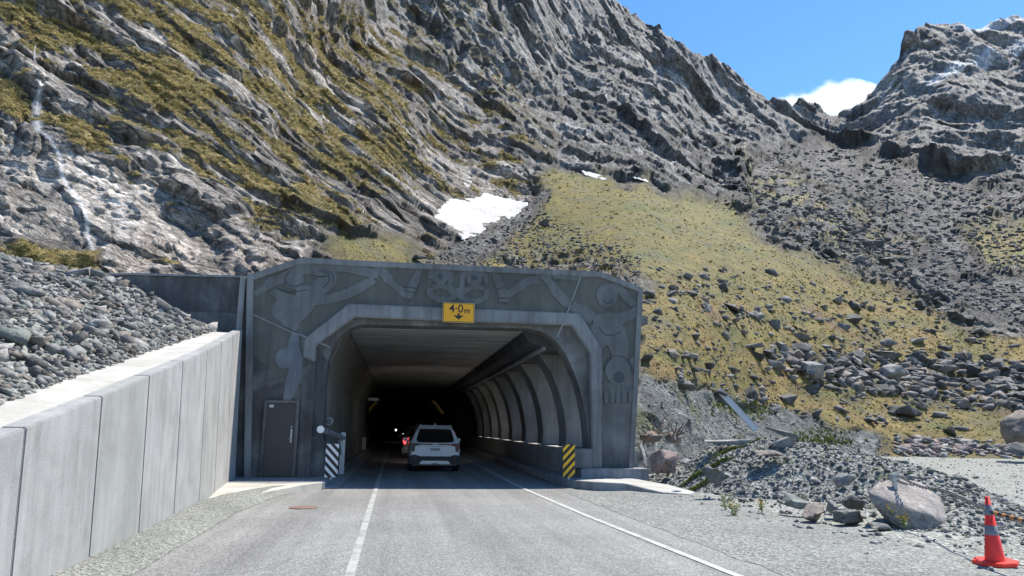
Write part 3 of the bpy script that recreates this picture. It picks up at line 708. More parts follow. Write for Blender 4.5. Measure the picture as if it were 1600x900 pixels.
def ring(b, A_, B_, y, yb=None, lo=0, hi=None, mi=0):
    """strip between two polylines at depth y, with thickness to yb"""
    hi = len(A_)-1 if hi is None else hi; yb = y+.3 if yb is None else yb
    n = hi-lo+1; vs = [(A_[lo+i][0], y, A_[lo+i][1]) for i in range(n)]+[(B_[lo+i][0], y, B_[lo+i][1]) for i in range(n)]
    vs += [(v_[0], yb, v_[2]) for v_ in vs]; fs = []
    for i in range(n-1):
        fs += [(i, i+1, n+i+1, n+i), (2*n+i, 3*n+i, 3*n+i+1, 2*n+i+1), (i, 2*n+i, 2*n+i+1, i+1), (n+i, n+i+1, 3*n+i+1, 3*n+i)]
    fs += [(0, n, 3*n, 2*n), (n-1, 3*n-1, 4*n-1, 2*n-1)]
    b.add(vs, fs, mi); return b
tg = empty('tunnel_gallery', (0.5, YP, 0)); tag(tg, 'dark concrete tunnel portal and open sided gallery with carved figures on its face', 'tunnel portal')
def part(b, name, m, **k):
    o = b.build(name, m, tg, **k); o.location = -tg.location; return o
# face: lower left pier below the diagonal joint is plain, the rest is exposed aggregate
NSL = NS
part(ring(MB(), LR, LBO, YP+.02, YP+.75, 0, 5), 'left_pier', M['conc_dark'])
part(ring(MB(), LR, LBO, YP+.02, YP+.75, 5, 35), 'portal_face', M['aggregate'])
part(ring(MB(), LR, LBO, YP+.02, YP+.75, 35, 40), 'right_pier', M['conc_face'])
part(ring(MB(), LO, LR, YP-.04, YP+.8, 0), 'edge_rim', M['conc_band'], bevel=.012)
part(ring(MB(), LBO, LBI, YP-.10, YP+.6, 7), 'arch_band', M['conc_band'], bevel=.03)
part(ring(MB(), LBO, LBI, YP-.01, YP+.6, 0, 7), 'door_pilaster', M['conc_dark'])
part(ring(MB(), LBI, LOP, YP+.16, YP+.9, 0, 8), 'arch_reveal', M['conc_dark'])
part(ring(MB(), LBI, LOP, YP+.16, YP+.9, 8), 'arch_reveal', M['conc_face'])
def face_bar(x0, y0, x1, y1, w, name, m, yoff=-.06, th=.05):
    p0 = onY(x0, y0, YP); p1 = onY(x1, y1, YP); d = np.array([p1[0]-p0[0], p1[2]-p0[2]]); d /= np.linalg.norm(d); n_ = np.array([-d[1], d[0]])*w/2
    poly = [(p0[0]+n_[0], p0[2]+n_[1]), (p1[0]+n_[0], p1[2]+n_[1]), (p1[0]-n_[0], p1[2]-n_[1]), (p0[0]-n_[0], p0[2]-n_[1])]
    return part(MB().prism(poly, YP+yoff, YP+yoff+th), name, m)
face_bar(388, 488, 466, 524, .035, 'construction_joint', M['joint'], -.01, .04)
face_bar(468, 523, 516, 543, .035, 'construction_joint', M['joint'], -.115, .03)
face_bar(909, 428, 890, 478, .045, 'construction_joint', M['joint'], -.01, .04)
face_bar(890, 478, 870, 527, .045, 'construction_joint', M['joint'], -.115, .03)
# vertical buttress edge beside the wing wall
part(MB().box(-4.50, -4.36, YP-.10, YP+.6, 0, 5.6), 'side_fin', M['conc_band'], bevel=.01)
part(MB().box(-4.95, -3.85, YP+.12, YP+.8, 0, 5.55), 'side_wall', M['conc_dark'])
# footing of the right pier
part(MB().box(5.12, 7.1, YP-.32, YP+1.0, .0, .46), 'pier_footing', M['conc_grey'], bevel=.02)
part(MB().box(4.95, 5.52, YP-.22, YP+.5, .462, 1.0), 'barrier_end_block', M['conc_band'], bevel=.02)
# roof, ceiling, left lining, beam, ribs, low barrier
YE = 56.0
part(MB().prism([(-2.9,4.47),(7.0,4.47),(7.0,5.2),(-2.9,5.4)], YP+.85, YE), 'roof_slab', M['conc_grey'])
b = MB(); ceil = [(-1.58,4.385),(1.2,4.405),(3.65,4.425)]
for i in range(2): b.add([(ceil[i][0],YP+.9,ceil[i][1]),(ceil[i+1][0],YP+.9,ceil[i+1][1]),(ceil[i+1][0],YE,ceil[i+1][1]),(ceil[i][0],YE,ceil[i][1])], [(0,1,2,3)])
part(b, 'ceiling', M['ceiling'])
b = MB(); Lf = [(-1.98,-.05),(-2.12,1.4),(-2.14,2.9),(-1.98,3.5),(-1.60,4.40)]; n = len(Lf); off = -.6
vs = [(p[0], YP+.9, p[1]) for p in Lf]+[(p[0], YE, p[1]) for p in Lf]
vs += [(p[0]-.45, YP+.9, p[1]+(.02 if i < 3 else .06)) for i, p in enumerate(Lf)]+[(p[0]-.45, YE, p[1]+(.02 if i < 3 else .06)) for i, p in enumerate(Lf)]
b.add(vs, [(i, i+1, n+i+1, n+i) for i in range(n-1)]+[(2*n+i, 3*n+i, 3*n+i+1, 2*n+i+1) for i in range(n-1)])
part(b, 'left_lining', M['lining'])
part(MB().prism([(3.66,4.46),(3.66,4.40),(3.80,4.13),(4.25,3.98),(4.6,3.98),(6.9,3.98),(6.9,4.46)], YP+.9, YE), 'haunch_beam', M['beamdark'])
part(MB().prism([(4.22,3.88),(4.34,3.88),(4.34,3.978),(4.22,3.978)], YP+.9, YE), 'beam_edge', M['conc_grey'])
RP = [(5.44,.95),(5.46,1.5),(5.36,2.2),(5.18,2.85),(4.93,3.4),(4.62,3.85),(4.52,3.978)]
ribpoly = RP+[(6.95,3.978),(6.95,.95)]
yr = 24.05; nrib = 0
while yr < YE-1:
    part(MB().prism(ribpoly, yr, yr+1.15), 'rib', M['rib'], bevel=.015); yr += 3.92; nrib += 1
part(MB().prism([(6.2,.95),(6.2,3.978),(6.95,3.978),(6.95,.95)], YE-4.0, YE-.2), 'end_screen', M['conc_face'])
part(MB().prism([(5.14,.0),(5.14,.86),(5.20,.93),(7.05,.93),(7.05,.0)], YP+.51, YE), 'low_barrier', M['conc_wall'])
# beyond the gallery: the rock tunnel, with yellow marker arcs at its mouth
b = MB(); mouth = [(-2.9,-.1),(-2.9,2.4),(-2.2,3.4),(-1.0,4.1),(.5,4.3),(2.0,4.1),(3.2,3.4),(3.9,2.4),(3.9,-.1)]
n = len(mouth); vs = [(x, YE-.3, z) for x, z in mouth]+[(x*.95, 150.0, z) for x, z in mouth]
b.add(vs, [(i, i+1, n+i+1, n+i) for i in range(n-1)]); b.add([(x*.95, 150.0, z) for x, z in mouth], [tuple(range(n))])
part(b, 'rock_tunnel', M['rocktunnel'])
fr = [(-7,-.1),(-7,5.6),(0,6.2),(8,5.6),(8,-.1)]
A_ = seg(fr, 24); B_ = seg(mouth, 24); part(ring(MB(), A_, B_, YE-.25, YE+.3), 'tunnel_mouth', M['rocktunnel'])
for pts in (((573,646),(578,639),(583,633),(589,628)), ((676,626),(682,632),(687,639),(692,646))):
    q = [onY(x, y, YE-.4) for x, y in pts]; A_ = []; B_ = []
    c = np.array([.5, 1.9])
    for p in q:
        d = np.array([p[0], p[2]])-c; d /= np.linalg.norm(d); A_.append((p[0]+d[0]*.11, p[2]+d[1]*.11)); B_.append((p[0]-d[0]*.11, p[2]-d[1]*.11))
    o = ring(MB(), np.array(A_), np.array(B_), YE-.42, YE-.38).build('marker_arc', M['yellow_paint'])
    tag(o, 'curved yellow reflective strip on the %s of the dark tunnel mouth' % ('left shoulder' if pts[0][0] < 620 else 'right shoulder'), 'reflector', 'yellow arcs at the tunnel mouth')
# wing wall on the left of the portal
ww_ = MB(); ww_.prism([(-8.9,3.0),(-8.9,5.40),(-7.4,5.50),(-4.505,5.56),(-4.505,3.0)], YP+.05, YP+.45)
wg = empty('wing_wall', (-6, YP+.2, 3)); tag(wg, 'short dark stained concrete wing wall left of the portal above the rubble', 'wing wall')
o = ww_.build('wall', M['conc_dark'], wg, bevel=.01); o.location = -wg.location
o = MB().prism([(-8.93,5.405),(-7.4,5.505),(-4.505,5.565),(-4.505,5.62),(-7.4,5.56),(-8.93,5.46)], YP, YP+.5).build('coping', M['conc_grey'], wg); o.location = -wg.location
o = MB().box(-8.0, -4.505, YP-.02, YP+.42, 3.0, 4.55).build('wall_base', M['conc_face'], wg); o.location = -wg.location

# ---- carved reliefs on the face (generic carved figures: limbs, hands, eyes, paddles)
def fpt(x, y): p = onY(x, y, YP); return np.array([p[0], p[2]])
def smooth_line(pts, n=7):
    P_ = np.array(pts, float); out = []
    for i in range(len(P_)-1):
        p0, p1, p2, p3 = P_[max(i-1, 0)], P_[i], P_[i+1], P_[min(i+2, len(P_)-1)]
        for k in range(n):
            t = k/n; out.append(.5*((2*p1)+(-p0+p2)*t+(2*p0-5*p1+4*p2-p3)*t*t+(-p0+3*p1-3*p2+p3)*t**3))
    out.append(P_[-1]); return np.array(out)
def ribbon(b, pts, ws, y, th, mi=0):
    L_ = smooth_line([tuple(fpt(*p))+(w,) for p, w in zip(pts, ws)]); A_ = []; B_ = []
    for i in range(len(L_)):
        d = L_[min(i+1, len(L_)-1), :2]-L_[max(i-1, 0), :2]; d /= np.linalg.norm(d)+1e-9; nn = np.array([-d[1], d[0]])
        A_.append(L_[i, :2]+nn*L_[i, 2]/2); B_.append(L_[i, :2]-nn*L_[i, 2]/2)
    return ring(b, np.array(A_), np.array(B_), y, y+th, mi=mi)
def disc(b, x, y, r, yy, th, sx=1.0, n=20):
    c = fpt(x, y); b.prism([(c[0]+r*sx*math.cos(t*2*math.pi/n), c[1]+r*math.sin(t*2*math.pi/n)) for t in range(n)], yy, yy+th)
def relief(items, name, m, y0, th=.03):
    b = MB(); k = 0
    for it in items:
        yy = y0-.0011*(k % 9); k += 1
        if it[0] == 'r': ribbon(b, it[1], it[2], yy, th)
        else: disc(b, it[1], it[2], it[3], yy, th, it[4] if len(it) > 4 else 1.0)
    return part(b, name, m)
Y0 = YP-.004
left_fig = [('r', [(398,460),(425,443),(452,430),(470,420)], [.16,.22,.3,.4]), ('d', 424,441,.17), ('d', 418,446,.12), ('d', 460,437,.26), ('r', [(462,425),(476,416),(500,418),(512,430),(505,446),(488,452)], [.3,.45,.5,.5,.5,.4]),
    ('r', [(505,424),(520,418),(545,418),(570,424),(592,430)], [.2,.24,.3,.3,.2]), ('r', [(425,455),(445,465),(462,470)], [.22,.26,.3]),
    ('r', [(478,446),(478,466),(470,480),(455,495)], [.5,.6,.62,.6]), ('r', [(490,470),(520,466),(545,458),(565,448),(585,436)], [.26,.28,.3,.28,.24]),
    ('r', [(468,478),(462,492),(460,506),(463,516)], [.3,.34,.3,.2]), ('d', 443,484,.33), ('r', [(430,478),(445,498),(462,508)], [.2,.3,.3])]
hands = [('r', [(586,424),(594,422),(600,427),(604,434)], [.22,.26,.26,.2]), ('d', 610,434,.10,.8), ('d', 603,438,.09,.8), ('r', [(606,438),(618,446),(632,460),(640,467)], [.18,.2,.22,.22]),
    ('r', [(655,422),(650,436),(642,452),(636,466)], [.14,.24,.26,.24]), ('d', 655,423,.09)]
face = [('r', [(672,436),(674,424),(686,420),(700,424),(704,436),(700,450)], [.12,.14,.15,.15,.14,.12]), ('d', 688,432,.24), ('d', 741,434,.24), ('r', [(722,448),(724,430),(740,422),(756,428),(760,444)], [.12,.15,.15,.14,.12]),
    ('r', [(672,450),(673,460),(686,468),(704,467),(713,459)], [.17]*5), ('r', [(676,449),(688,447),(700,451),(712,462)], [.15]*4), ('r', [(760,452),(759,463),(746,471),(728,469),(717,461)], [.17]*5), ('r', [(756,451),(744,449),(730,453),(718,464)], [.15]*4), ('r', [(700,446),(712,456),(726,448)], [.16,.2,.16])]
right_fig = [('r', [(772,424),(778,440),(786,456),(788,474)], [.14,.24,.28,.3]), ('d', 773,425,.08), ('r', [(792,462),(806,452),(825,440),(845,436)], [.2,.24,.26,.26]), ('d', 848,434,.15), ('d', 856,438,.12), ('r', [(850,430),(870,429),(890,432),(905,436)], [.2,.24,.24,.16]),
    ('r', [(860,438),(868,454),(880,468),(890,476)], [.26,.3,.3,.3])]
right2 = [('r', [(893,478),(905,484),(918,492),(926,500)], [.3,.34,.4,.34]), ('d', 948,462,.36,.9), ('r', [(944,450),(962,450),(976,460),(980,470)], [.18,.26,.26,.2]), ('r', [(976,466),(988,474),(997,482)], [.2,.26,.24]), ('r', [(998,484),(985,492),(968,498),(950,500)], [.24,.3,.36,.4]),
    ('r', [(942,490),(948,508),(962,526),(968,548),(966,566)], [.6,.8,.72,.56,.4]), ('r', [(928,506),(936,520),(948,540)], [.3,.42,.5]), ('d', 966,580,.40,.98),
    ('r', [(946,612),(948,620),(948,630)], [.10,.15,.13]), ('r', [(956,606),(958,618),(957,630)], [.10,.15,.13]), ('r', [(966,602),(967,618),(966,630)], [.10,.15,.13]), ('r', [(975,604),(976,618),(975,630)], [.10,.15,.13]), ('r', [(985,608),(986,620),(985,630)], [.10,.15,.13])]
low_left = [('r', [(462,520),(458,545),(464,570),(456,600),(448,626)], [.2,.34,.4,.36,.2]), ('r', [(474,522),(476,560),(472,600)], [.1,.12,.1]), ('d', 446,560,.28)]
for nm, it in (('carved_figure', left_fig), ('carved_hand', hands), ('carved_face', face), ('carved_arm', right_fig), ('carved_figure', right2)): relief(it, nm, M['relief'], Y0)
relief(low_left, 'carved_leg', M['relief_dim'], Y0)
lines = [('r', [(436,452),(456,456),(480,453)], [.025]*3), ('r', [(452,424),(446,438),(458,448),(472,444)], [.03]*4), ('r', [(498,422),(512,428),(514,440),(504,450)], [.03]*4), ('r', [(506,420),(520,430),(520,444)], [.025]*3), ('r', [(632,448),(646,450),(654,452)], [.03]*3), ('r', [(630,454),(644,457),(652,458)], [.03]*3), ('r', [(630,466),(642,468)], [.03]*2),
    ('d', 688,432,.08), ('d', 741,434,.08), ('r', [(777,452),(786,450),(792,450)], [.03]*3), ('r', [(778,466),(788,466),(794,466)], [.03]*3), ('r', [(778,472),(788,473),(794,473)], [.03]*3), ('r', [(842,432),(844,438),(850,440)], [.03]*3), ('r', [(862,430),(866,440),(874,438)], [.03]*3),
    ('r', [(936,512),(945,522),(958,524),(970,518)], [.035]*4), ('r', [(944,580),(950,562),(966,556),(982,564),(988,582)], [.035]*5), ('d', 967,590,.17), ('r', [(976,470),(986,480),(994,476)], [.03]*3), ('r', [(942,470),(950,474),(960,470)], [.03]*3), ('r', [(951,618),(951,630)], [.02]*2), ('r', [(962,614),(962,630)], [.02]*2), ('r', [(971,614),(971,630)], [.02]*2), ('r', [(981,614),(981,630)], [.02]*2)]
for it in lines: relief([it], 'carved_groove', M['groove2'], YP-.018, .02)
# ------------------------------------------------------------------ rock shapes
def hull_proto(seed, n=13, flat=.72, rough=0):
    r = random.Random(seed); bm = bmesh.new()
    for _ in range(n):
        p = Vector((r.gauss(0, 1), r.gauss(0, 1), r.gauss(0, 1))).normalized()*(.82+.25*r.random())
        p.x = max(-.86, min(.86, p.x)); p.z = max(-.75, min(.8, p.z)); bm.verts.new((p.x*1.15, p.y*.9, p.z*flat))
    bmesh.ops.convex_hull(bm, input=bm.verts); bmesh.ops.delete(bm, geom=[v_ for v_ in bm.verts if not v_.link_faces], context='VERTS')
    if rough:
        bmesh.ops.bevel(bm, geom=bm.edges[:], offset=.02, segments=1, affect='EDGES', clamp_overlap=True)
        bmesh.ops.triangulate(bm, faces=bm.faces)
        bmesh.ops.subdivide_edges(bm, edges=bm.edges[:], cuts=rough, use_grid_fill=True)
        bm.normal_update()
        for v_ in bm.verts:
            q = v_.co*2.2+Vector((seed, 0, 0)); l = abs(mnoise.noise(Vector((q.x*.6, q.y*.6, q.z*3.0))))
            v_.co += v_.normal*(.06*mnoise.noise(q)+.035*mnoise.noise(q*3.1)-.05*l)
    bmesh.ops.triangulate(bm, faces=bm.faces); bmesh.ops.recalc_face_normals(bm, faces=bm.faces)
    bm.verts.ensure_lookup_table(); bm.verts.index_update()
    V_ = np.array([v_.co[:] for v_ in bm.verts]); T_ = np.array([[q.index for q in f.verts] for f in bm.faces]); bm.free(); return V_, T_
LOW = [hull_proto(s, 11) for s in range(14)]
SLABS = [hull_proto(50+s, 11, .42) for s in range(8)]
BIG = [hull_proto(100+s, 11, .7, 3) for s in range(8)]+[hull_proto(150+s, 10, .5, 3) for s in range(4)]
def rotm(rz, rx=0, ry=0):
    return np.array(Matrix.Rotation(rz, 3, 'Z') @ Matrix.Rotation(rx, 3, 'X') @ Matrix.Rotation(ry, 3, 'Y'))
def merged(name, items, mat):
    """items: (proto, pos, scale, rot3x3, colour)"""
    Vs = []; Ts = []; Cs = []; b = 0
    for (V_, T_), p, s, R3, c in items:
        Vs.append((V_*s)@R3.T+p); Ts.append(T_+b); Cs.append(np.repeat(np.array(c)[None], len(V_), 0)); b += len(V_)
    return big_mesh(name, np.concatenate(Vs), np.concatenate(Ts), mat, np.concatenate(Cs))
_pm = {}
def rock_mesh(kind, k, col):
    key = (kind, k, col)
    if key not in _pm:
        V_, T_ = {'b': BIG, 'l': LOW, 's': SLABS}[kind][k]
        o = big_mesh('rock', V_, T_, M['rock'], np.repeat(np.array(ROCKC[col])[None], len(V_), 0)); _pm[key] = o.data; bpy.data.objects.remove(o)
    return _pm[key]
ROCKC = {'grey': (.185,.18,.17), 'dark': (.085,.083,.08), 'brown': (.20,.17,.145), 'pale': (.27,.262,.245), 'pink': (.23,.175,.16), 'green': (.18,.192,.17), 'mid': (.135,.131,.125)}
def rock(kind, k, col, pos, scale, rot, label, group=None, name='boulder', cat='boulder'):
    o = bpy.data.objects.new(name, rock_mesh(kind, k, col)); link(o)
    o.location = pos; o.scale = scale; o.rotation_euler = rot
    return tag(o, label, cat, group)
R_ = random.Random(3)
def rcol(base, j=.18):
    f = 1+R_.uniform(-j, j); return tuple(max(.02, c*f) for c in base)
GC_ = ['grey', 'grey', 'mid', 'green', 'pale', 'brown', 'dark']

# ------------------------------------------------------------------ rubble heap behind the retaining wall
hx = np.concatenate([np.arange(-42, -16, .6), np.arange(-16, -3.8, .16)]); hy = np.concatenate([np.arange(-3.5, 20.9, .16), np.arange(20.9, 42, .4)])
HX, HY = np.meshgrid(hx, hy, indexing='ij')
def zt(y): return 1.42+.189*(np.minimum(y, 21)-6.77)+.03*np.maximum(0, y-21)
def heap_z(x, y):
    x = np.asarray(x, float); y = np.asarray(y, float); shp = x.shape
    fx = footx(y)
    d = fx-x; z = zt(y)-.03+np.where(d > 0, .43*np.minimum(d, 2.5)+.20*np.maximum(0, np.minimum(d-2.5, 9))+.12*np.maximum(0, d-11.5), .25*np.maximum(d, -1.5)-.06)
    q = np.stack([x.ravel(), y.ravel(), x.ravel()*0], 1)
    z = z+np.where(d > 0, 1, 0)*(.22*perlin(q/2.4, 500)+.10*perlin(q/.8, 501)).reshape(shp)*np.clip(d*1.5, 0, 1)
    # buried ground beyond the wing wall
    return z
HZ = heap_z(HX, HY)
keep = ~((HX > -9.0) & (HY > 20.9)) & (HX < footx(HY)+.12)
V = np.stack([HX.ravel(), HY.ravel(), HZ.ravel()], 1); ii, jj = np.meshgrid(np.arange(len(hx)-1), np.arange(len(hy)-1), indexing='ij')
kk = keep[:-1, :-1] & keep[1:, 1:]; a = (ii*len(hy)+jj)[kk]; QH = np.stack([a, a+len(hy), a+len(hy)+1, a+1], 1)
o = big_mesh('rubble_bank', V, QH, M['gravel_dark']); tag(o, kind='structure')
items = []; solo = []
n = 0
while n < 24000:
    y = R_.uniform(3.5, 36); x = -3.8-abs(R_.gauss(0, 1))*5.0 if R_.random() < .65 else R_.uniform(-22, -4.0)
    fx = footx(y); d = fx-x
    if d < -.05 and R_.random() > .06: continue
    if d < -.3 or (y > 20.6 and x > -9.2): continue
    r = .022+.035*R_.random()+(.10*R_.random()**5 if d > .1 else 0)
    if R_.random() < .03 and d > .2: r = R_.uniform(.08, .26)
    if y > 20: r *= 1.5
    items.append((r, x, y)); n += 1
hz = heap_z(np.array([i[1] for i in items]), np.array([i[2] for i in items]))
items = [(r, x, y, float(z)) for (r, x, y), z in zip(items, hz)]
items.sort(key=lambda t: -t[0]/math.hypot(t[1], t[2]))
for r, x, y, z in items[:150]:
    c = R_.choice(GC_); rock('l' if R_.random() < .6 else 's', R_.randrange(8), c, (x, y, z+r*.25), (r*R_.uniform(1, 1.4), r*R_.uniform(.8, 1.1), r*R_.uniform(.7, 1)),
        (R_.uniform(-.4, .4), R_.uniform(-.4, .4), R_.uniform(0, 6.28)), '%s %s rock on the rubble bank, %s, %s' % ('large' if r > .2 else ('middling' if r > .12 else 'small'), {'grey': 'grey', 'mid': 'dark grey', 'green': 'greenish', 'pale': 'pale', 'brown': 'brownish', 'dark': 'dark'}[c],
        'at its foot' if x > -5.2 else ('halfway up' if x > -8 else 'near its top'), 'near the camera' if y < 8 else ('mid wall' if y < 14 else 'towards the wing wall')), 'rocks on the rubble bank', 'rock', 'rock')
sm = []
for r, x, y, z in items[150:]:
    sm.append((LOW[R_.randrange(14)] if R_.random() < .7 else SLABS[R_.randrange(8)], np.array([x, y, z+r*.2]), r*R_.uniform(.8, 1.3), rotm(R_.uniform(0, 6.28), R_.uniform(-.6, .6), R_.uniform(-.6, .6)), rcol(ROCKC[R_.choice(GC_)])))
o = merged('rubble', sm, M['rock']); tag(o, 'loose grey-green broken rubble covering the bank above the retaining wall', 'rubble', kind='stuff')

# ------------------------------------------------------------------ boulders and scree on the slopes
ROCKY = {'slope': [], 'scree': []}
def put(x, y, px, flat=1.0, sink=.25):
    p, nn = surf(x, y); dist = (p-Cv)@Wv; r = px/2*dist/F; return p, nn, r
# boulder density over the photo plane
cand = []
def sample(n, poly, pxr, kind, cond=None, ex=2.2):
    xs = [p[0] for p in poly]; ys = [p[1] for p in poly]; out = 0; tries = 0
    U_ = np.array([R_.uniform(min(xs), max(xs)) for _ in range(n*3)]); V__ = np.array([R_.uniform(min(ys), max(ys)) for _ in range(n*3)])
    m = polymask(U_, V__, poly, 6) > np.array([R_.random() for _ in range(n*3)])
    cl = fbm(np.stack([U_/45, V__/18, U_*0], 1), 3, 600)
    for k in np.nonzero(m)[0]:
        if out >= n: break
        if cond and R_.random() > cond(U_[k], V__[k], cl[k]): continue
        px = pxr[0]+(pxr[1]-pxr[0])*R_.random()**ex; cand.append((px, U_[k], V__[k], kind)); out += 1
lowp = [(1000,440),(1010,600),(1100,620),(1300,660),(1600,690),(1640,690),(1640,560),(1420,480),(1200,420),(1010,420)]
sample(2600, lowp, (2.5, 13), 'b', lambda a_, b_, c_: .10+1.9*max(0, c_-.05))
sample(1500, [(1190,540),(1330,555),(1500,560),(1640,570),(1640,650),(1540,640),(1420,622),(1300,610),(1220,590)], (4, 36), 'b', lambda a_, b_, c_: .25+1.2*max(0, c_+.1), 2.4)
sample(300, lowp, (9, 32), 'b', lambda a_, b_, c_: .35+1.4*max(0, c_), 2.2)
sample(330, [(860,350),(1000,330),(1300,420),(1420,480),(1010,440),(850,400)], (2, 6), 'b', lambda a_, b_, c_: .3+1.2*max(0, c_))
sample(9500, SCREE, (2.2, 13), 's', lambda a_, b_, c_: .8 if b_ > 290 else .6, 3)
sample(400, [(1170,300),(1290,330),(1400,380),(1460,440),(1500,500),(1420,475),(1330,430),(1260,400),(1200,370)], (6, 20), 's', None, 3)
sample(2600, [(690,395),(735,372),(790,345),(828,318),(850,290),(862,310),(850,335),(930,370),(1000,400),(1000,445),(640,430),(650,410)], (2.5, 9), 'b', lambda a_, b_, c_: .8 if b_ > 380 else .6, 3)
sample(2600, [(1000,590),(1085,600),(1200,640),(1300,665),(1400,690),(1390,712),(1150,712),(1000,690)], (1.8, 7), 'g', None, 3)
sample(350, [(1400,682),(1520,690),(1640,700),(1640,716),(1400,712)], (5, 22), 'p', None, 1.5)
cand = [c for c in cand if not (c[3] == 'b' and c[2] > 640 and c[1] > 1400 and R_.random() < .5)]
cand.sort(key=lambda c: -c[0]); solo = 0; sm = []
for px, x, y, kd in cand:
    p, nn, r = put(x, y, px); col = {'b': R_.choice(['dark', 'mid', 'dark', 'mid', 'mid', 'dark', 'brown', 'grey']), 's': R_.choice(['mid', 'dark', 'dark', 'mid', 'grey']), 'g': R_.choice(['grey', 'green', 'pale', 'pale']), 'p': R_.choice(['pink', 'grey', 'mid', 'pink', 'pale'])}[kd]
    sx, sy, sz = r*R_.uniform(1, 1.35), r*R_.uniform(.8, 1.1), r*R_.uniform(.75, 1.05); rz = R_.uniform(0, 6.28); rx = R_.uniform(-.45, .45); ry = R_.uniform(-.45, .45)
    pos = p+np.array([0, 0, r*.12])
    if px > 8 and solo < 145:
        lab, grp = {'b': ('angular dark boulder scattered on the golden grass slope', 'boulders on the grass slope'), 's': ('dark angular block among the scree below the right peak', 'blocks in the scree'),
            'g': ('grey stone on the gravel bank right of the portal', 'stones on the gravel bank'), 'p': ('pinkish grey rock in the row at the far edge of the gravel lot', 'rocks edging the gravel lot')}[kd]
        szw = 'large' if px > 18 else ('middling' if px > 12 else 'small'); cw = {'dark': 'dark', 'mid': 'dark grey', 'grey': 'grey', 'pale': 'pale', 'brown': 'brownish', 'pink': 'pinkish', 'green': 'greenish'}[col]
        side = 'beside the portal' if x < 1110 else ('left of the boulder field' if x < 1240 else ('left half' if x < 1350 else ('right half' if x < 1480 else 'towards the right edge')))
        hgt = 'high up' if y < 450 else ('halfway down' if y < 560 else 'low down'); shp = 'flat ' if sz < r*.85 else ('blocky ' if sz < r*.97 else 'tall ')
        lab = '%s %s%s %s, %s, %s' % (szw, shp, cw, {'b': 'boulder on the grass slope', 's': 'block in the scree below the peak', 'g': 'stone on the gravel bank', 'p': 'rock edging the gravel lot'}[kd], hgt, side)
        rock('b' if px > 14 else 'l', R_.randrange(10 if px > 14 else 14), col, pos, (sx, sy, sz), (rx, ry, rz), lab, grp); solo += 1
    else:
        sm.append((LOW[R_.randrange(14)] if R_.random() < .75 else SLABS[R_.randrange(8)], pos, np.array([sx, sy, sz]), rotm(rz, rx, ry), rcol(ROCKC[col])))
o = merged('scree', sm, M['rock']); tag(o, 'broken grey scree and small stones strewn over the mountain slopes', 'scree', kind='stuff')

# ------------------------------------------------------------------ tussock and low shrubs
def tuft(seed, n=14, h=1.0, w=.9, droop=.35):
    r = random.Random(seed); V_ = []; T_ = []
    for k in range(n):
        a_ = r.uniform(0, 6.28); el = r.uniform(.15, 1.0); l = h*r.uniform(.6, 1.0)
        d = Vector((math.cos(a_)*w*(1-el*.75), math.sin(a_)*w*(1-el*.75), el*l)); s = Vector((-math.sin(a_), math.cos(a_), 0))*.11*r.uniform(.7, 1.4)
        b0 = Vector((math.cos(a_), math.sin(a_), 0))*.12*r.random(); i = len(V_)
        V_ += [(b0-s)[:], (b0+s)[:], (b0+d*.65+s*.8)[:], (b0+d*.65-s*.8)[:], (b0+d-Vector((0, 0, droop*.25)))[:]]
        T_ += [(i, i+1, i+2), (i, i+2, i+3), (i+3, i+2, i+4)]
    return np.array(V_), np.array(T_)
def bush(seed, n=46):
    """a low shrub: small leaf faces spread through a cushion"""
    r = random.Random(seed); V_ = []; T_ = []
    for k in range(n):
        p = Vector((r.gauss(0, .42), r.gauss(0, .42), abs(r.gauss(0, .30)))); q = .17*r.uniform(.7, 1.4); a_ = Vector((r.gauss(0, 1), r.gauss(0, 1), r.gauss(0, 1))).normalized(); b_ = a_.orthogonal().normalized(); i = len(V_)
        V_ += [(p+a_*q)[:], (p-a_*q*.6+b_*q*.7)[:], (p-a_*q*.6-b_*q*.7)[:]]; T_.append((i, i+1, i+2))
    return np.array(V_), np.array(T_)
TU = [tuft(s) for s in range(6)]; BU = [bush(s) for s in range(6)]
def vcol():
    t = R_.random(); a_ = (.44, .345, .13) if t < .5 else ((.24, .215, .08) if t < .72 else (.54, .43, .19)); return rcol(a_, .25)
sm = []; tries = 0
while len(sm) < 15000 and tries < 90000:
    tries += 1; x = R_.uniform(-5, 820); y = R_.uniform(-10, 430); i, j = cell_at(x, y)
    if not (0 < j < NR-1) or VEG[i, j] < R_.uniform(.35, .8): continue
    p = Pd[i, j]; dist = (p-Cv)@Wv; r = R_.uniform(3.5, 9)/2*dist/F
    sm.append((BU[R_.randrange(6)], p-np.array([0, 0, r*.1]), r*1.25, rotm(R_.uniform(0, 6.28)), vcol()))
o = merged('crag_shrubs', sm, M['leaf']); tag(o, 'golden and olive tussock and low shrubs matted over the sunny crags', 'alpine shrubs', kind='stuff')
sm = []; tries = 0
while len(sm) < 9500 and tries < 90000:
    tries += 1; x = R_.uniform(500, 1608); y = R_.uniform(262, 700) if R_.random() < .5 else R_.uniform(430, 700)
    if x < 1000 and y > 435: continue
    i, j = cell_at(x, y)
    if not (0 < j < NR-1) or GRS[i, j] < R_.uniform(.3, .8): continue
    p = Pd[i, j]; dist = (p-Cv)@Wv; r = R_.uniform(2.5, 6.5)/2*dist/F*(1.0 if R_.random() < .93 else 1.9)
    t = R_.random(); c = (.36, .28, .09) if t < .45 else ((.22, .22, .06) if t < .72 else ((.34, .24, .10) if t < .9 else (.14, .14, .04)))
    sm.append(((TU if R_.random() < .6 else BU)[R_.randrange(6)], p-np.array([0, 0, r*.1]), np.array([r*1.2, r*1.2, r*.9]), rotm(R_.uniform(0, 6.28)), rcol(c, .22)))
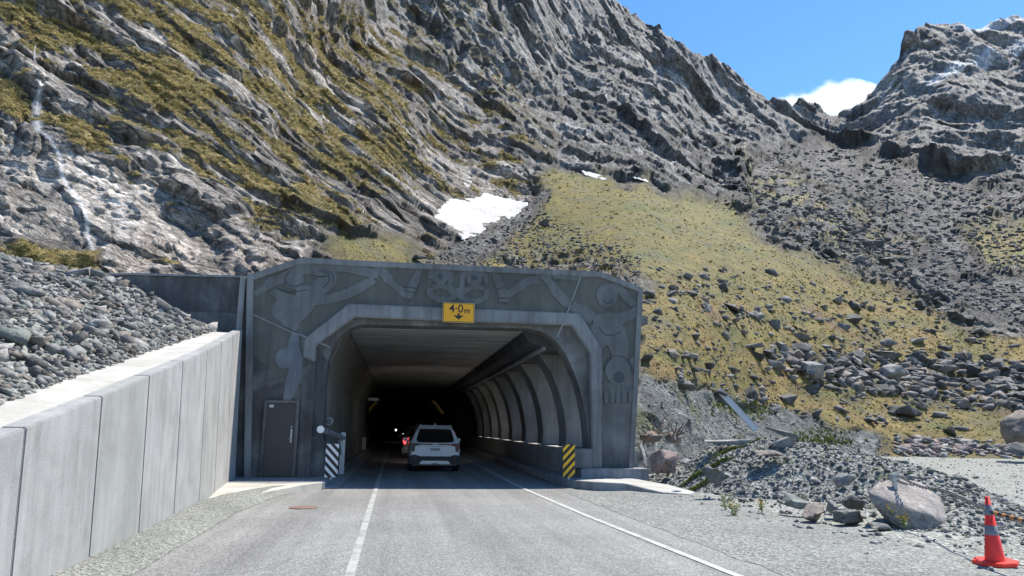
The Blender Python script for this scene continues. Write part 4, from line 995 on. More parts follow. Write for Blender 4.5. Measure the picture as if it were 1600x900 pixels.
o = merged('grass', sm, M['leaf']); tag(o, 'short golden green alpine grass and moss over the open slope', 'grass', kind='stuff')

# ------------------------------------------------------------------ snow patches
def snow_patch(poly, lift, label, soft=3.0, step=2.0, group=None):
    xs = [p[0] for p in poly]; ys = [p[1] for p in poly]
    gu_ = np.arange(min(xs)-4, max(xs)+5, step); gv_ = np.arange(min(ys)-4, max(ys)+5, step); A2, B2 = np.meshgrid(gu_, gv_, indexing='ij')
    wa = fbm(np.stack([A2.ravel()/9, B2.ravel()/9, A2.ravel()*0], 1), 3, 700).reshape(A2.shape)*3.0
    m = polymask(A2+wa, B2+wa*.7, poly, soft); Vv = []
    for a_, b_, mm in zip(A2.ravel(), B2.ravel(), m.ravel()):
        i, j = cell_at(a_, b_); Vv.append(at(a_, b_, ZS[i, j]*(1.004-lift*.012*min(1, mm*1.6))))
    W2 = len(gv_); ii, jj = np.meshgrid(np.arange(len(gu_)-1), np.arange(W2-1), indexing='ij'); a_ = (ii*W2+jj)
    ok = (m[:-1, :-1] > .02) & (m[1:, 1:] > .02) & (m[1:, :-1] > .02) & (m[:-1, 1:] > .02); a_ = a_[ok]
    o = big_mesh('snow_patch', np.array(Vv), np.stack([a_, a_+W2, a_+W2+1, a_+1], 1), M['snow']); o.data.polygons.foreach_set('use_smooth', [True]*len(o.data.polygons))
    return tag(o, label, 'snow patch', group)
snow_patch(SNOW, 1.1, 'large old snow patch in the hollow where the cliffs meet the grass slope')
snow_patch([(722,279),(733,276),(737,284),(734,290),(742,297),(738,306),(724,306),(726,292)], .7, 'small white snow remnant in the gully just above the large snow patch', 1.5, 1.2)
snow_patch([(910,267),(925,270),(940,274),(949,281),(940,281),(926,277),(912,272)], .8, 'thin snow streak at the top of the grass cone, left one', 1.2, 1.1)
snow_patch([(986,273),(1002,274),(1015,280),(1012,284),(998,280),(986,277)], .8, 'short snow streak at the foot of the middle cliff, right one', 1.2, 1.1)
snow_patch([(1338,170),(1349,160),(1352,163),(1342,174),(1334,178)], .9, 'sliver of snow in the saddle beneath the right peak', 1.0, 1.1)

# ------------------------------------------------------------------ falling water on the left crags
def fall(pts, ws, label):
    L_ = []; 
    P_ = smooth_line([(x, y, w) for (x, y), w in zip(pts, ws)], 10); Vv = []; Cc = []
    nx = 7; prev = None
    for q in P_:
        cmin = None
        for k in range(nx):
            t = k/(nx-1)-.5; x = q[0]+t*q[2]; i, j = cell_at(x, q[1]); p = Pd[i, j]; dd = (p-Cv)@Wv
            pt = at(x, q[1], dd*.985); Vv.append(pt); Cc.append((1-abs(t)*2,)*3)
    Vv = np.array(Vv); Cc = np.array(Cc); n_ = len(P_); ii, jj = np.meshgrid(np.arange(n_-1), np.arange(nx-1), indexing='ij'); a_ = (ii*nx+jj).ravel()
    o = big_mesh('waterfall', Vv, np.stack([a_, a_+1, a_+nx+1, a_+nx], 1), M['water'], Cc); return tag(o, label, 'waterfall')
fall([(56,68),(54,84),(55,104),(58,122),(66,134)], [5,6,8,13,18], 'thin white waterfall dropping from the notch at the upper left')
fall([(64,134),(60,150),(58,170),(58,190),(60,208)], [16,22,26,28,24], 'wider veil of water spreading over the dark step below the thin fall')
fall([(66,205),(84,226),(94,250),(98,278),(114,300),(128,320),(136,345),(138,372),(148,392)], [16,15,13,13,16,14,14,14,16], 'white stream running down beside the big grey slab to the rubble')

# ------------------------------------------------------------------ cloud in the saddle
def cloudmat():
    m, nt, p = newmat('cloud_vapour'); nt.nodes.remove(p); out = nt.nodes['Material Output']
    vol = N(nt, 'ShaderNodeVolumePrincipled'); w = opos(nt)
    n = noise_n(nt, w, .011, 7, .62); le = N(nt, 'ShaderNodeVectorMath', operation='LENGTH')
    mp = N(nt, 'ShaderNodeMapping'); mp.inputs['Scale'].default_value = (1/125, 1/80, 1/50); nt.links.new(w, mp.inputs[0]); nt.links.new(mp.outputs[0], le.inputs[0])
    s = math_n(nt, 'SUBTRACT', math_n(nt, 'ADD', math_n(nt, 'MULTIPLY', n, 1.7), .05), math_n(nt, 'MULTIPLY', le.outputs['Value'], .85))
    nt.links.new(ramp(nt, s, [(.18, 0.0), (.42, 1.0)]), N(nt, 'ShaderNodeMath', operation='MULTIPLY').inputs[0]); mm = nt.nodes[-1]; mm.inputs[1].default_value = .035
    nt.links.new(mm.outputs[0], vol.inputs['Density']); vol.inputs['Color'].default_value = (.98, .98, .99, 1); vol.inputs['Anisotropy'].default_value = .3
    nt.links.new(vol.outputs[0], out.inputs['Volume']); return m
cc = at(1302, 165, 1500); bm = bmesh.new(); bmesh.ops.create_icosphere(bm, subdivisions=3, radius=1)
for v_ in bm.verts: v_.co = Vector((v_.co.x*125, v_.co.y*80, v_.co.z*50))
me = bpy.data.meshes.new('cloud'); bm.to_mesh(me); bm.free(); me.materials.append(cloudmat()); o = link(bpy.data.objects.new('cloud', me)); o.location = cc
tag(o, 'small white cumulus cloud sitting behind the saddle between the two ridges', 'cloud')
scene.cycles.volume_bounces = 10; scene.cycles.volume_step_rate = 2.0
# ------------------------------------------------------------------ gravel mound with boulders, right foreground
RIDGE = [(9.2,21.6,.8),(9.5,20.5,1.2),(10.2,19.2,1.35),(11.6,17.6,1.1),(11.9,15.6,.72),(10.9,13.2,.42),(9.5,11.6,.2)]
mx = np.arange(5.6, 17, .11); my = np.arange(9.0, 26, .11); MX, MY = np.meshgrid(mx, my, indexing='ij')
def mound_z(x, y):
    x = np.asarray(x, float); y = np.asarray(y, float); h = np.zeros(x.shape)
    for k in range(len(RIDGE)-1):
        a_ = np.array(RIDGE[k]); b_ = np.array(RIDGE[k+1]); e = b_[:2]-a_[:2]; t = np.clip(((x-a_[0])*e[0]+(y-a_[1])*e[1])/(e@e), 0, 1)
        d = np.hypot(x-a_[0]-t*e[0], y-a_[1]-t*e[1]); hr = a_[2]+(b_[2]-a_[2])*t; w = 1.0+1.2*hr; h = np.maximum(h, hr*np.clip(1-(d/w)**1.5, 0, 1)**1.15)
    q = np.stack([x.ravel(), y.ravel(), x.ravel()*0], 1); n_ = (.18*perlin(q/1.1, 800)+.07*perlin(q/.4, 801)).reshape(x.shape)
    return h+n_*sstep(0, .35, h)-.10*(h < .01)-.03
MZ = mound_z(MX, MY); ii, jj = np.meshgrid(np.arange(len(mx)-1), np.arange(len(my)-1), indexing='ij'); kk = (MZ[:-1, :-1] > -.12) | (MZ[1:, 1:] > -.12); a = (ii*len(my)+jj)[kk]
o = big_mesh('gravel_mound', np.stack([MX.ravel(), MY.ravel(), MZ.ravel()], 1), np.stack([a, a+len(my), a+len(my)+1, a+1], 1), M['gravel_dark']); tag(o, kind='structure')
sm = []; xs = np.array([R_.uniform(5.8, 15) for _ in range(16000)]); ys = np.array([R_.uniform(9.5, 24) for _ in range(16000)]); zs = mound_z(xs, ys)
for x, y, z in zip(xs, ys, zs):
    if z < -.02 and not (z < 0 and R_.random() < .10 and x > 6.4): continue
    if math.hypot(x-7.0, y-18.2) < .9: continue
    z = max(z, -.0); r = .012+.022*R_.random()+.05*R_.random()**4+(.07*R_.random() if R_.random() < .02 else 0)
    sm.append((LOW[R_.randrange(14)], np.array([x, y, z+r*.3]), r*R_.uniform(.8, 1.4), rotm(R_.uniform(0, 6.28), R_.uniform(-.6, .6), R_.uniform(-.6, .6)), rcol(ROCKC[R_.choice(['grey', 'green', 'grey', 'mid', 'pale', 'green'])])))
# stray stones over the gravel lot and the verge
for _ in range(2600):
    y = 7+45*R_.random()**1.6; x = R_.uniform(5.0, 9+y*.75); r = (.008+.022*R_.random()**2)*(1+y/30)
    if R_.random() < .01: r *= 2.5
    sm.append((LOW[R_.randrange(14)], np.array([x, y, .01+r*.2]), r, rotm(R_.uniform(0, 6.28), R_.uniform(-.6, .6)), rcol(ROCKC[R_.choice(['grey', 'green', 'mid', 'pale'])])))
o = merged('loose_stones', sm, M['rock']); tag(o, 'small loose grey stones over the gravel mound and the lot beside the road', 'stones', kind='stuff')
def bould(x0, x1, y0, y1, dep, k, col, label, rz=0, rx=0, ry=0, sy=.9, cat='boulder', kind='b'):
    """boulder filling the outline x0..x1, y0..y1 of the photo at depth dep (None: where the slope is)"""
    if dep is None: p, nn = surf((x0+x1)/2, y1-(y1-y0)*.2); dep = (p-Cv)@Wv
    sx = (x1-x0)/2*dep/F/1.0; sz = (y1-y0)/2*dep/F/.62; c = at((x0+x1)/2, (y0+y1)/2, dep)
    return rock(kind, k, col, c, (sx, sx*sy, sz), (rx, ry, rz), label, cat=cat)
# the big pale slab boulder with the chain bracket
def slab_boulder():
    D0 = 12.6; pts = []
    front = [((1357,768),12.5),((1375,752),12.8),((1396,748),13.0),((1440,752),13.3),((1468,778),12.9),((1485,812),12.4),((1484,830),12.2),((1455,838),11.9),((1425,832),12.0),((1405,826),12.1),((1385,806),12.2),((1360,782),12.4),((1412,790),12.15),((1460,806),12.05)]
    for (x, y), d in front: pts.append(at(x, y, d))
    for (x, y), d in (((1375,770),13.9),((1400,752),14.0),((1450,762),14.1),((1480,810),13.6),((1450,825),13.5),((1390,815),13.5)): pts.append(at(x, y, d)+np.array([0, 0, -.12]))
    bm = bmesh.new(); [bm.verts.new(p) for p in pts]; bmesh.ops.convex_hull(bm, input=bm.verts); bmesh.ops.delete(bm, geom=[v_ for v_ in bm.verts if not v_.link_faces], context='VERTS')
    bmesh.ops.bevel(bm, geom=bm.edges[:], offset=.03, segments=1, affect='EDGES', clamp_overlap=True); bmesh.ops.triangulate(bm, faces=bm.faces)
    bmesh.ops.subdivide_edges(bm, edges=bm.edges[:], cuts=4, use_grid_fill=True); bmesh.ops.triangulate(bm, faces=bm.faces); bm.normal_update()
    for v_ in bm.verts:
        q = v_.co; l = abs(mnoise.noise(Vector((q.x*.8+q.z, q.y*.8, q.z*6)))); v_.co += v_.normal*(.035*mnoise.noise(q*2.2)+.018*mnoise.noise(q*7)-.03*max(0, .12-l)*6)
    V_ = np.array([v_.co[:] for v_ in bm.verts]); bm.verts.index_update(); T_ = np.array([[q.index for q in f.verts] for f in bm.faces]); bm.free()
    c0 = V_.mean(0); o = big_mesh('boulder', V_-c0, T_, M['rock'], np.repeat(np.array([[.25,.225,.205]]), len(V_), 0)); o.location = c0; return tag(o, 'largest pale slab boulder at the near end of the mound, holding the chain bracket', 'boulder')
slab_boulder()
bould(1244,1294,786,823, 12.9, 0, 'brown', 'brownish angular boulder left of the low grey one at the front of the mound', .4, .2, -.15)
bould(1296,1358,796,826, 12.6, 1, 'mid', 'low grey boulder between the brownish boulder and the big pale slab', .2, -.1, .2)
bould(1284,1318,778,806, 13.5, 2, 'grey', 'upright grey block behind the brownish boulder', 1.0, .4, .2)
bould(1312,1352,776,800, 13.6, 3, 'mid', 'dark tilted block above the low grey boulder', .2, -.3, .4)
bould(1352,1394,811,836, 11.9, 8, 'grey', 'small flat slab lying against the foot of the big pale boulder', .3, .1, .1)
bould(1212,1268,770,796, 13.9, 9, 'green', 'greenish slab half buried in the face of the mound', -.2, .3, .1)
bould(1092,1136,722,762, 17.0, 10, 'mid', 'dark sloping slab in the left face of the mound below the green grass', .5, .2, .5)
bould(1006,1066,699,743, 20.6, 4, 'pink', 'reddish brown boulder next to the portal footing', .6, .1, 0, 1.0)
bould(993,1013,688,738, 21.9, 5, 'pale', 'tall grey boulder wedged between the portal pier and the reddish one', 1.5, 0, .2)
bould(1090,1192,677,700, 20.8, 11, 'pale', 'long low pale slab on top of the mound', -.05, 0, .06, .5)
bould(1196,1252,681,708, 19.6, 6, 'grey', 'pale lilac boulder on the crest of the mound', .3)
bould(1176,1222,700,718, 18.8, 8, 'brown', 'flat brown slab just below the crest of the mound', .1, .1)
bould(1254,1292,690,712, 19.4, 7, 'grey', 'rounded grey boulder at the right end of the crest', 1.2)
bould(1294,1345,737,768, 15.6, 3, 'grey', 'grey boulder sunk in the right shoulder of the mound', .7)
bould(1062,1084,714,732, 18.6, 2, 'grey', 'small grey stone in the green grass by the reddish boulder', .7)
bould(1553,1650,638,712, 43, 3, 'brown', 'huge pale boulder at the right edge of the gravel lot', .5, .15, .1, 1.0)
bould(1570,1612,689,717, 41, 5, 'mid', 'rounded grey boulder in front of the huge pale one at the right edge', .2)
bould(1380,1443,626,655, None, 9, 'dark', 'long dark boulder alone on the ochre grass above the lot', .1, 0, .2)
bould(1240,1297,564,602, None, 1, 'pale', 'pale topped boulder left of its twin in the boulder field', .3, .2, .3)
bould(1362,1422,568,604, None, 3, 'pale', 'pale topped boulder right of its twin in the boulder field', .9, .2, .2)
bould(1232,1276,533,560, None, 5, 'dark', 'dark square boulder above the boulder field', .3)
bould(1186,1216,543,562, None, 6, 'dark', 'dark pointed boulder left of the square one above the boulder field', 1.3)
bould(1148,1194,530,548, None, 11, 'mid', 'low dark slab left of the pointed boulder', .2)
bould(1041,1090,590,613, None, 8, 'mid', 'dark wedge boulder lying at the top of the gravel bank', .2, 0, .25)
bould(1156,1190,601,632, None, 4, 'dark', 'steep dark wedge of rock right of the leaning steel beam', .8, .3, .5)
bould(1214,1250,612,634, None, 2, 'dark', 'dark boulder sitting on the edge of the ochre grass right of the wedge', .4)
bould(1066,1100,570,584, None, 9, 'dark', 'flat dark slab on the ochre grass right of the portal', .1)
bould(1120,1146,440,458, None, 7, 'dark', 'dark pointed boulder alone on the upper grass right of the portal', .9)
bould(1296,1322,462,476, None, 6, 'brown', 'brown capped boulder in the middle of the grass slope', .5)
bould(1510,1544,511,524, None, 9, 'dark', 'dark boulder on the grass towards the right edge', .2)
bould(1340,1386,370,392, None, 2, 'dark', 'largest dark block in the scree', .2)
bould(1366,1402,398,420, None, 0, 'mid', 'second large block in the scree below the largest', 1.2)
bould(1500,1530,326,342, None, 5, 'dark', 'dark block high in the scree at the right', .2)
bould(840,862,342,356, None, 6, 'dark', 'dark block on the grass right of the snow patch', .2)
bould(762,784,370,386, None, 4, 'dark', 'dark block below the snow patch', .9)
bould(636,668,396,408, None, 9, 'dark', 'dark flat boulder above the portal left of the sign', .1)

# green grass on the left of the mound, weeds with flowers
sm = []
for _ in range(2600):
    x, y, dp = R_.choice([(1080,712,19.3),(1065,735,18.6),(1100,703,19.8),(1140,698,20.3),(1170,640,37),(1250,690,25),(1280,688,38)]); 
    if x in (1250,): continue
    p = at(x+R_.gauss(0, 18), y+R_.gauss(0, 8), dp); gz = float(mound_z(np.array([p[0]]), np.array([p[1]]))[0]) if dp < 23 else None
    if gz is not None:
        if gz < 0: continue
        p[2] = gz
    else:
        q, _n = surf(x+R_.gauss(0, 26), y+R_.gauss(0, 7)); p = q
    s_ = R_.uniform(.05, .13)*(dp/19.0); sm.append((TU[R_.randrange(6)], p, s_, rotm(R_.uniform(0, 6.28)), rcol(R_.choice([(.16,.21,.04), (.22,.26,.06), (.12,.15,.035)]), .2)))
for _ in range(420):
    x = R_.uniform(6.6, 12); y = R_.uniform(10.6, 20); z = float(mound_z(np.array([x]), np.array([y]))[0])
    if z < -.1 or R_.random() < .4: continue
    sm.append((TU[R_.randrange(6)], np.array([x, y, max(z, 0)]), R_.uniform(.03, .08), rotm(R_.uniform(0, 6.28)), rcol((.20, .24, .08), .3)))
o = merged('green_tufts', sm, M['leaf']); tag(o, 'fresh green grass tufts growing on the left side of the gravel mound', 'grass', kind='stuff')
def weed(px, py, dep, h, label, nflow, leafm='weed'):
    base = at(px, py, dep); g_ = float(mound_z(np.array([base[0]]), np.array([base[1]]))[0]); base[2] = max(g_, 0) if abs(g_-base[2]) < .5 else base[2]
    t = empty('flowering_weed', base); tag(t, label, 'weed'); st = MB(); fl = MB(); lf = MB()
    for k in range(max(6, nflow//2)):
        a_ = R_.uniform(0, 6.28); l = h*R_.uniform(.6, 1); tip = Vector((math.cos(a_)*l*.35, math.sin(a_)*l*.35, l)); st.tube([(0, 0, 0), tip*.5+Vector((0, 0, l*.08)), tip], [.006, .005, .003], 4)
        for q in range(6):
            c = tip*R_.uniform(.15, .95); d = Vector((R_.uniform(-1, 1), R_.uniform(-1, 1), R_.uniform(0, .6))).normalized(); s_ = d.orthogonal().normalized()*.012
            lf.add([(c-s_)[:], (c+s_)[:], (c+d*.07+s_*.5)[:], (c+d*.07-s_*.5)[:]], [(0, 1, 2, 3)])
        for q in range(3 if nflow else 0):
            c = tip+Vector((R_.gauss(0, .03), R_.gauss(0, .03), R_.gauss(0, .025))); r = R_.uniform(.012, .02)
            fl.add([(c.x+r*math.cos(z_*1.2566), c.y+r*math.sin(z_*1.2566), c.z+.004*z_) for z_ in range(5)]+[(c.x, c.y, c.z-.012)], [(0, 1, 2, 3, 4), (0, 1, 5), (2, 3, 5), (4, 0, 5)])
    st.build('stem', M['stem'], t); lf.build('leaves', M[leafm], t)
    if nflow: fl.build('flowers', M['flower'], t)
weed(1133,772,14.6,.42,'tall pale green weed on the near slope of the mound, without flowers',0)
weed(1146,798,13.6,.24,'low weed with a cluster of yellow flowers near the road edge of the mound',16)
weed(1190,785,14.2,.26,'pale yellow flowering weed right of the low yellow cluster',10)
weed(1400,822,12.2,.40,'tall yellow flowered weed growing at the left foot of the big pale boulder',18)
weed(1414,828,12.0,.30,'spindly pale weed close against the big pale boulder',6)
# tangle of roots and driftwood by the pier
for (cx_, cy_, dep, sz, lab) in ((1019,680,23.0,.62,'large knotted root stump with bare twigs beside the portal pier'), (1053,684,23.4,.48,'smaller root stump with upright twigs right of the larger one')):
    c0 = at(cx_, cy_, dep); t = empty('root_stump', c0); tag(t, lab, 'root stump'); V_, T_ = hull_proto(int(cx_), 14, .8, 3)
    big_mesh('stump', V_*np.array([sz*.62, sz*.5, sz*.62]), T_, M['wood'], None, t)
    for k in range(9):
        a_ = R_.uniform(-.5, 3.6); b_ = MB(); d = Vector((math.cos(a_), R_.uniform(-.8, .2), abs(math.sin(a_))*.9)).normalized(); p = [d*sz*.3]
        for q in range(4): d = (d+Vector((R_.gauss(0, .25), R_.gauss(0, .2), R_.gauss(0, .2)))).normalized(); p.append(p[-1]+d*sz*.25)
        b_.tube(p, [.03, .024, .018, .012, .006], 5).build('root', M['wood'], t)

# ------------------------------------------------------------------ leaning steel beam, culvert edge, block, chain, cone
def beam(p0, p1, w, h, name, m, label, cat):
    p0, p1 = Vector(p0), Vector(p1); d = (p1-p0).normalized(); s_ = d.cross(Vector((0, 1, 0))).normalized(); u_ = s_.cross(d)
    prof = [(-w, -h), (w, -h), (w, h), (w*.9, h), (w*.9, h*.5), (-w*.2, h*.5), (-w*.2, h), (-w, h)]
    vs = [tuple(p0+s_*a_-u_*b_) for a_, b_ in prof]+[tuple(p1+s_*a_-u_*b_) for a_, b_ in prof]; n_ = len(prof)
    o = MB().add([tuple(Vector(v_)-p0) for v_ in vs], [tuple(range(n_)), tuple(range(2*n_-1, n_-1, -1))]+[(i, n_+i, n_+(i+1) % n_, (i+1) % n_) for i in range(n_)]).build(name, m); o.location = p0; return tag(o, label, cat)
def near_slope(x, y, f=.99): p, n_ = surf(x, y); return at(x, y, ((p-Cv)@Wv)*f)
beam(near_slope(1123, 609, .96), near_slope(1182, 672, .96), .17, .05, 'steel_beam', M['steel_white'], 'pale galvanised steel channel leaning down the gravel bank right of the portal', 'steel beam')
q0 = near_slope(1184, 664); q1 = near_slope(1236, 680); 
o = MB().prism([(0, 0), (q1[0]-q0[0], q1[2]-q0[2]), (q1[0]-q0[0], q1[2]-q0[2]-.32), (0, -.34)], 0, .3).build('culvert_edge', M['conc_face']); o.location = q0; tag(o, 'dark concrete culvert edge running off the foot of the steel beam', 'culvert')
c0 = near_slope(1114, 604); o = MB().box(-.10, .10, -.1, .1, -.2, .2).build('concrete_stub', M['conc_wall'], bevel=.02); o.location = c0; tag(o, 'small pale concrete stub standing just left of the top of the steel beam', 'concrete stub')
o = MB().prism([(7.16,5.22),(7.62,5.0),(7.62,4.80),(7.16,4.85)], YP+1.0, YP+2.2).build('concrete_lip', M['conc_grey'], bevel=.02); tag(o, 'sloping pale concrete lip sticking out behind the right edge of the portal', 'concrete lip')
# bracket on the boulder
bk = at(1397, 746, 12.75); t = empty('chain_bracket', bk); tag(t, 'small weathered steel bracket fixed on top of the big pale boulder', 'bracket')
MB().box(-.075, .075, -.05, .05, -.06, .06).build('bracket_block', M['steel'], t, bevel=.01); MB().box(-.03, .03, -.03, .03, -.25, -.062).build('bracket_post', M['steel'], t)
cone_base = onZ(1556, 884, 0.0); cb = Vector((cone_base[0], cone_base[1], .02))
def chain(pts, name, label, link_len=.07, rad=.008):
    P_ = smooth_line([tuple(p) for p in pts], 30); L_ = np.concatenate([[0], np.cumsum(np.linalg.norm(np.diff(P_, axis=0), axis=1))]); n_ = int(L_[-1]/(link_len*.72)); b_ = MB(); o0 = Vector(P_[0])
    for k in range(n_):
        s_ = (k+.5)/n_*L_[-1]; c = Vector([np.interp(s_, L_, P_[:, a_]) for a_ in range(3)]); d = Vector([np.interp(s_+.02, L_, P_[:, a_]) for a_ in range(3)])-c
        d = d.normalized() if d.length > 1e-5 else Vector((1, 0, 0)); s1 = d.cross(Vector((0, 0, 1))).normalized(); s2 = s1.cross(d); s_v = s1 if k % 2 else s2
        lp = [c-o0+d*(link_len/2*math.cos(z_*math.pi/4))+s_v*(link_len*.30*math.sin(z_*math.pi/4)) for z_ in range(9)]; b_.tube(lp, rad, 5, cap=False)
    o = b_.build(name, M['chain']); o.location = o0; return tag(o, label, 'chain')
ca = Vector(at(1404, 744, 12.7)); cbm = Vector(at(1478, 768, 11.0)); cc_ = Vector(at(1546, 799, 9.05))
chain([ca, (ca+cbm)/2-Vector((0, 0, .05)), cbm, cc_], 'chain', 'dull steel chain strung from the boulder bracket towards the traffic cone')
chain([Vector(at(1402, 751, 12.62)), Vector(at(1415, 756, 12.2)), Vector(at(1433, 757, 12.05))], 'chain', 'short loose end of chain lying on the big pale boulder')
# striped pole carrying on to the right
pa = Vector(at(1549, 800, 9.0)); pb = Vector(at(1660, 829, 7.6)); t = empty('striped_pole', pa); tag(t, 'black and faded orange banded pole hanging behind the cone and running out of frame', 'barrier pole'); nb_ = 16
for k in range(nb_): MB().tube([(pb-pa)*(k/nb_), (pb-pa)*((k+1)/nb_)], .022, 10).build('orange_band' if k % 2 else 'black_band', M['pole_orange'] if k % 2 else M['pole_black'], t)
# traffic cone
t = empty('traffic_cone', cb, .35); tag(t, 'red orange traffic cone with two grey reflective bands on the gravel at the right', 'traffic cone'); t.rotation_euler = (0, math.radians(-2.5), .35); t.scale = (.94, .94, .93)
b_ = MB(); b_.slab([(.24*math.cos(a_*math.pi/8+.39)*(1.12 if a_ % 2 else 1), .24*math.sin(a_*math.pi/8+.39)*(1.12 if a_ % 2 else 1)) for a_ in range(16)], 0, .05); b_.build('base', M['cone'], t, bevel=.008)
def cone_r(z): return .118-.094*(z-.05)/.80
def frustum(z0, z1, name, m, dr=0):
    n_ = 28; vs = []
    for z in (z0, z1): vs += [((cone_r(z)+dr)*math.cos(2*math.pi*k/n_), (cone_r(z)+dr)*math.sin(2*math.pi*k/n_), z) for k in range(n_)]
    o = MB().add(vs, [(k, (k+1) % n_, n_+(k+1) % n_, n_+k) for k in range(n_)]+[tuple(range(n_, 2*n_))]).build(name, m, t, smooth=False)
    for p in o.data.polygons: p.use_smooth = len(p.vertices) == 4
frustum(.045, .85, 'cone_body', M['cone']); frustum(.37, .49, 'reflective_band', M['reflective'], .003); frustum(.62, .75, 'reflective_band', M['reflective'], .003)
o = MB().tube([at(1583, 881, 9.0), at(1600, 884, 8.9), at(1640, 893, 8.8)], .006, 6).build('rope', M['pole_black']); tag(o, 'thin dark line trailing from the cone base to the right edge', 'rope')

# ------------------------------------------------------------------ portal fittings
def text_mesh(name, s, size, loc, mat, parent, ext=.004, bold=0.0, sx=1.0):
    cu = bpy.data.curves.new(name, 'FONT'); cu.body = s; cu.size = size; cu.extrude = ext; cu.offset = bold; cu.align_x = 'CENTER'; cu.align_y = 'CENTER'
    ob = bpy.data.objects.new(name, cu); scene.collection.objects.link(ob); dg = bpy.context.evaluated_depsgraph_get(); me = bpy.data.meshes.new_from_object(ob.evaluated_get(dg)); bpy.data.objects.remove(ob)
    me.materials.clear(); me.materials.append(mat); o = bpy.data.objects.new(name, me); link(o, parent); o.location = loc; o.rotation_euler = (math.pi/2, 0, 0); o.scale = (sx, 1, 1); return o
c0 = Vector((1.58, YP-.17, 4.77)); t = empty('height_sign', c0); tag(t, 'yellow 4.0 m height limit sign with down arrow above the tunnel opening', 'road sign')
def rrect(w, h, r, n_=5):
    out = []
    for (cx_, cy_, a0) in ((w-r, h-r, 0), (-w+r, h-r, 90), (-w+r, -h+r, 180), (w-r, -h+r, 270)):
        for k in range(n_+1): a_ = math.radians(a0+90*k/n_); out.append((cx_+r*math.cos(a_), cy_+r*math.sin(a_)))
    return out
MB().prism(rrect(.455, .285, .04), 0, .02).build('sign_board', M['sign_edge'], t)
MB().prism(rrect(.437, .267, .035), -.004, -.0005).build('sign_border', M['sign_black'], t)
MB().prism(rrect(.424, .254, .03), -.008, -.0045).build('sign_face', M['sign_yellow'], t)
text_mesh('sign_text', '4·0', .33, (-.07, -.010, .105), M['sign_black'], t, .002, .004, .98); text_mesh('sign_unit', 'm', .23, (.24, -.010, .06), M['sign_black'], t, .002, .004)
MB().prism([(-.155,-.075),(-.03,-.09),(-.03,-.02),(.03,-.02),(.03,-.09),(.155,-.075),(0,-.205)], -.0135, -.0095).build('arrow', M['sign_black'], t)
for x in (-.3, .3): MB().box(x-.02, x+.02, .021, .07, -.25, .25).build('bracket', M['steel'], t)
# steel door
t = empty('steel_door', (-3.14, YP, .18)); tag(t, 'charcoal steel door in the left pier of the portal', 'door')
b_ = MB(); b_.box(-.46, -.385, -.07, .02, 0, 2.02); b_.box(.385, .46, -.07, .02, 0, 2.02); b_.box(-.385, .385, -.07, .02, 1.95, 2.02); b_.build('door_frame', M['conc_face'], t)
MB().box(-.382, .382, -.03, .012, .01, 1.945).build('door_leaf', M['door'], t, bevel=.004)
MB().box(.27, .315, -.045, -.031, .90, 1.26).build('handle_plate', M['steel'], t); MB().tube([(.29, -.045, 1.0), (.29, -.075, 1.0), (.21, -.075, 1.0)], .011, 6).build('handle', M['steel'], t); MB().tube([(.29, -.031, 1.32), (.29, -.05, 1.32)], .022, 10).build('lock', M['steel'], t)
MB().box(-.33, -.22, -.034, -.0305, 1.83, 1.90).build('door_label', M['plate'], t)
# striped boards
def striped(name, x, y, w, h, z0, c1, c2, label, up=1, group=None, n_=4):
    t = empty(name, (x, y, z0)); tag(t, label, 'marker board', group); MB().box(-w/2, w/2, 0, .012, 0, h).build('board', M[c2], t)
    period = h/n_; b0 = -w
    for k in range(-2, n_+2):
        lo = k*period; poly = [(-w/2, lo), (w/2, lo+up*w*1.05), (w/2, lo+up*w*1.05+period*.48), (-w/2, lo+period*.48)]
        # clip to the board
        def clip(P_, f):
            out = []
            for i in range(len(P_)):
                a_, b_ = P_[i], P_[(i+1) % len(P_)]; fa, fb = f(a_), f(b_)
                if fa >= 0: out.append(a_)
                if fa*fb < 0: s_ = fa/(fa-fb); out.append((a_[0]+(b_[0]-a_[0])*s_, a_[1]+(b_[1]-a_[1])*s_))
            return out
        poly = clip(clip(poly, lambda p: p[1]-.004), lambda p: h-.004-p[1])
        if len(poly) > 2: MB().prism(poly, -.004, -.0005).build('stripe', M[c1], t)
    MB().box(-.03, .03, .013, .05, -.05, h*.9).build('post', M['steel'], t); return t
pl = onY(517, 742, 20.2); striped('marker_board', pl[0], 20.2, .33, .86, .22, 'white_paint', 'black_paint', 'black and white diagonally striped board at the left kerb of the entrance', -1)
pr_ = onY(889, 742, 20.1); striped('marker_board', pr_[0], 20.1, .33, .88, .25, 'yellow_paint', 'black_paint', 'yellow and black diagonally striped board at the right kerb of the entrance', 1)
pm = onY(568, 702, 44.0); striped('marker_board', pm[0], 44.0, .24, .68, .2, 'white_paint', 'black_paint', 'small black and white striped board deep inside on the left', -1, n_=4)
# swing gate arm and bulkhead lamp
gp = onY(534, 724, 22.4); t = empty('swing_gate', (gp[0], 22.4, .17)); tag(t, 'folded galvanised swing gate arm on its post inside the left of the entrance', 'gate')
MB().box(-.07, .07, -.06, .06, 0, 1.18).build('post', M['steel'], t, bevel=.008)
e0 = Vector(onY(501, 671, 20.0))-t.location; e1_ = Vector(onY(536, 684, 22.35))-t.location
MB().tube([e0, e1_], .075, 12).build('arm', M['steel'], t); MB().tube([e0-Vector((0, .02, 0)), e0], .095, 14).build('end_cap', M['white_paint'], t)
for k in range(7): q = e0+(e1_-e0)*((k+1)/8.5); MB().box(q.x+.062, q.x+.078, q.y-.06, q.y+.06, q.z-.03, q.z+.03).build('slot', M['black_paint'], t)
MB().tube([e1_+Vector((-.1, -.3, -.05)), Vector((-.02, 0, .5))], .03, 8).build('brace', M['steel'], t)
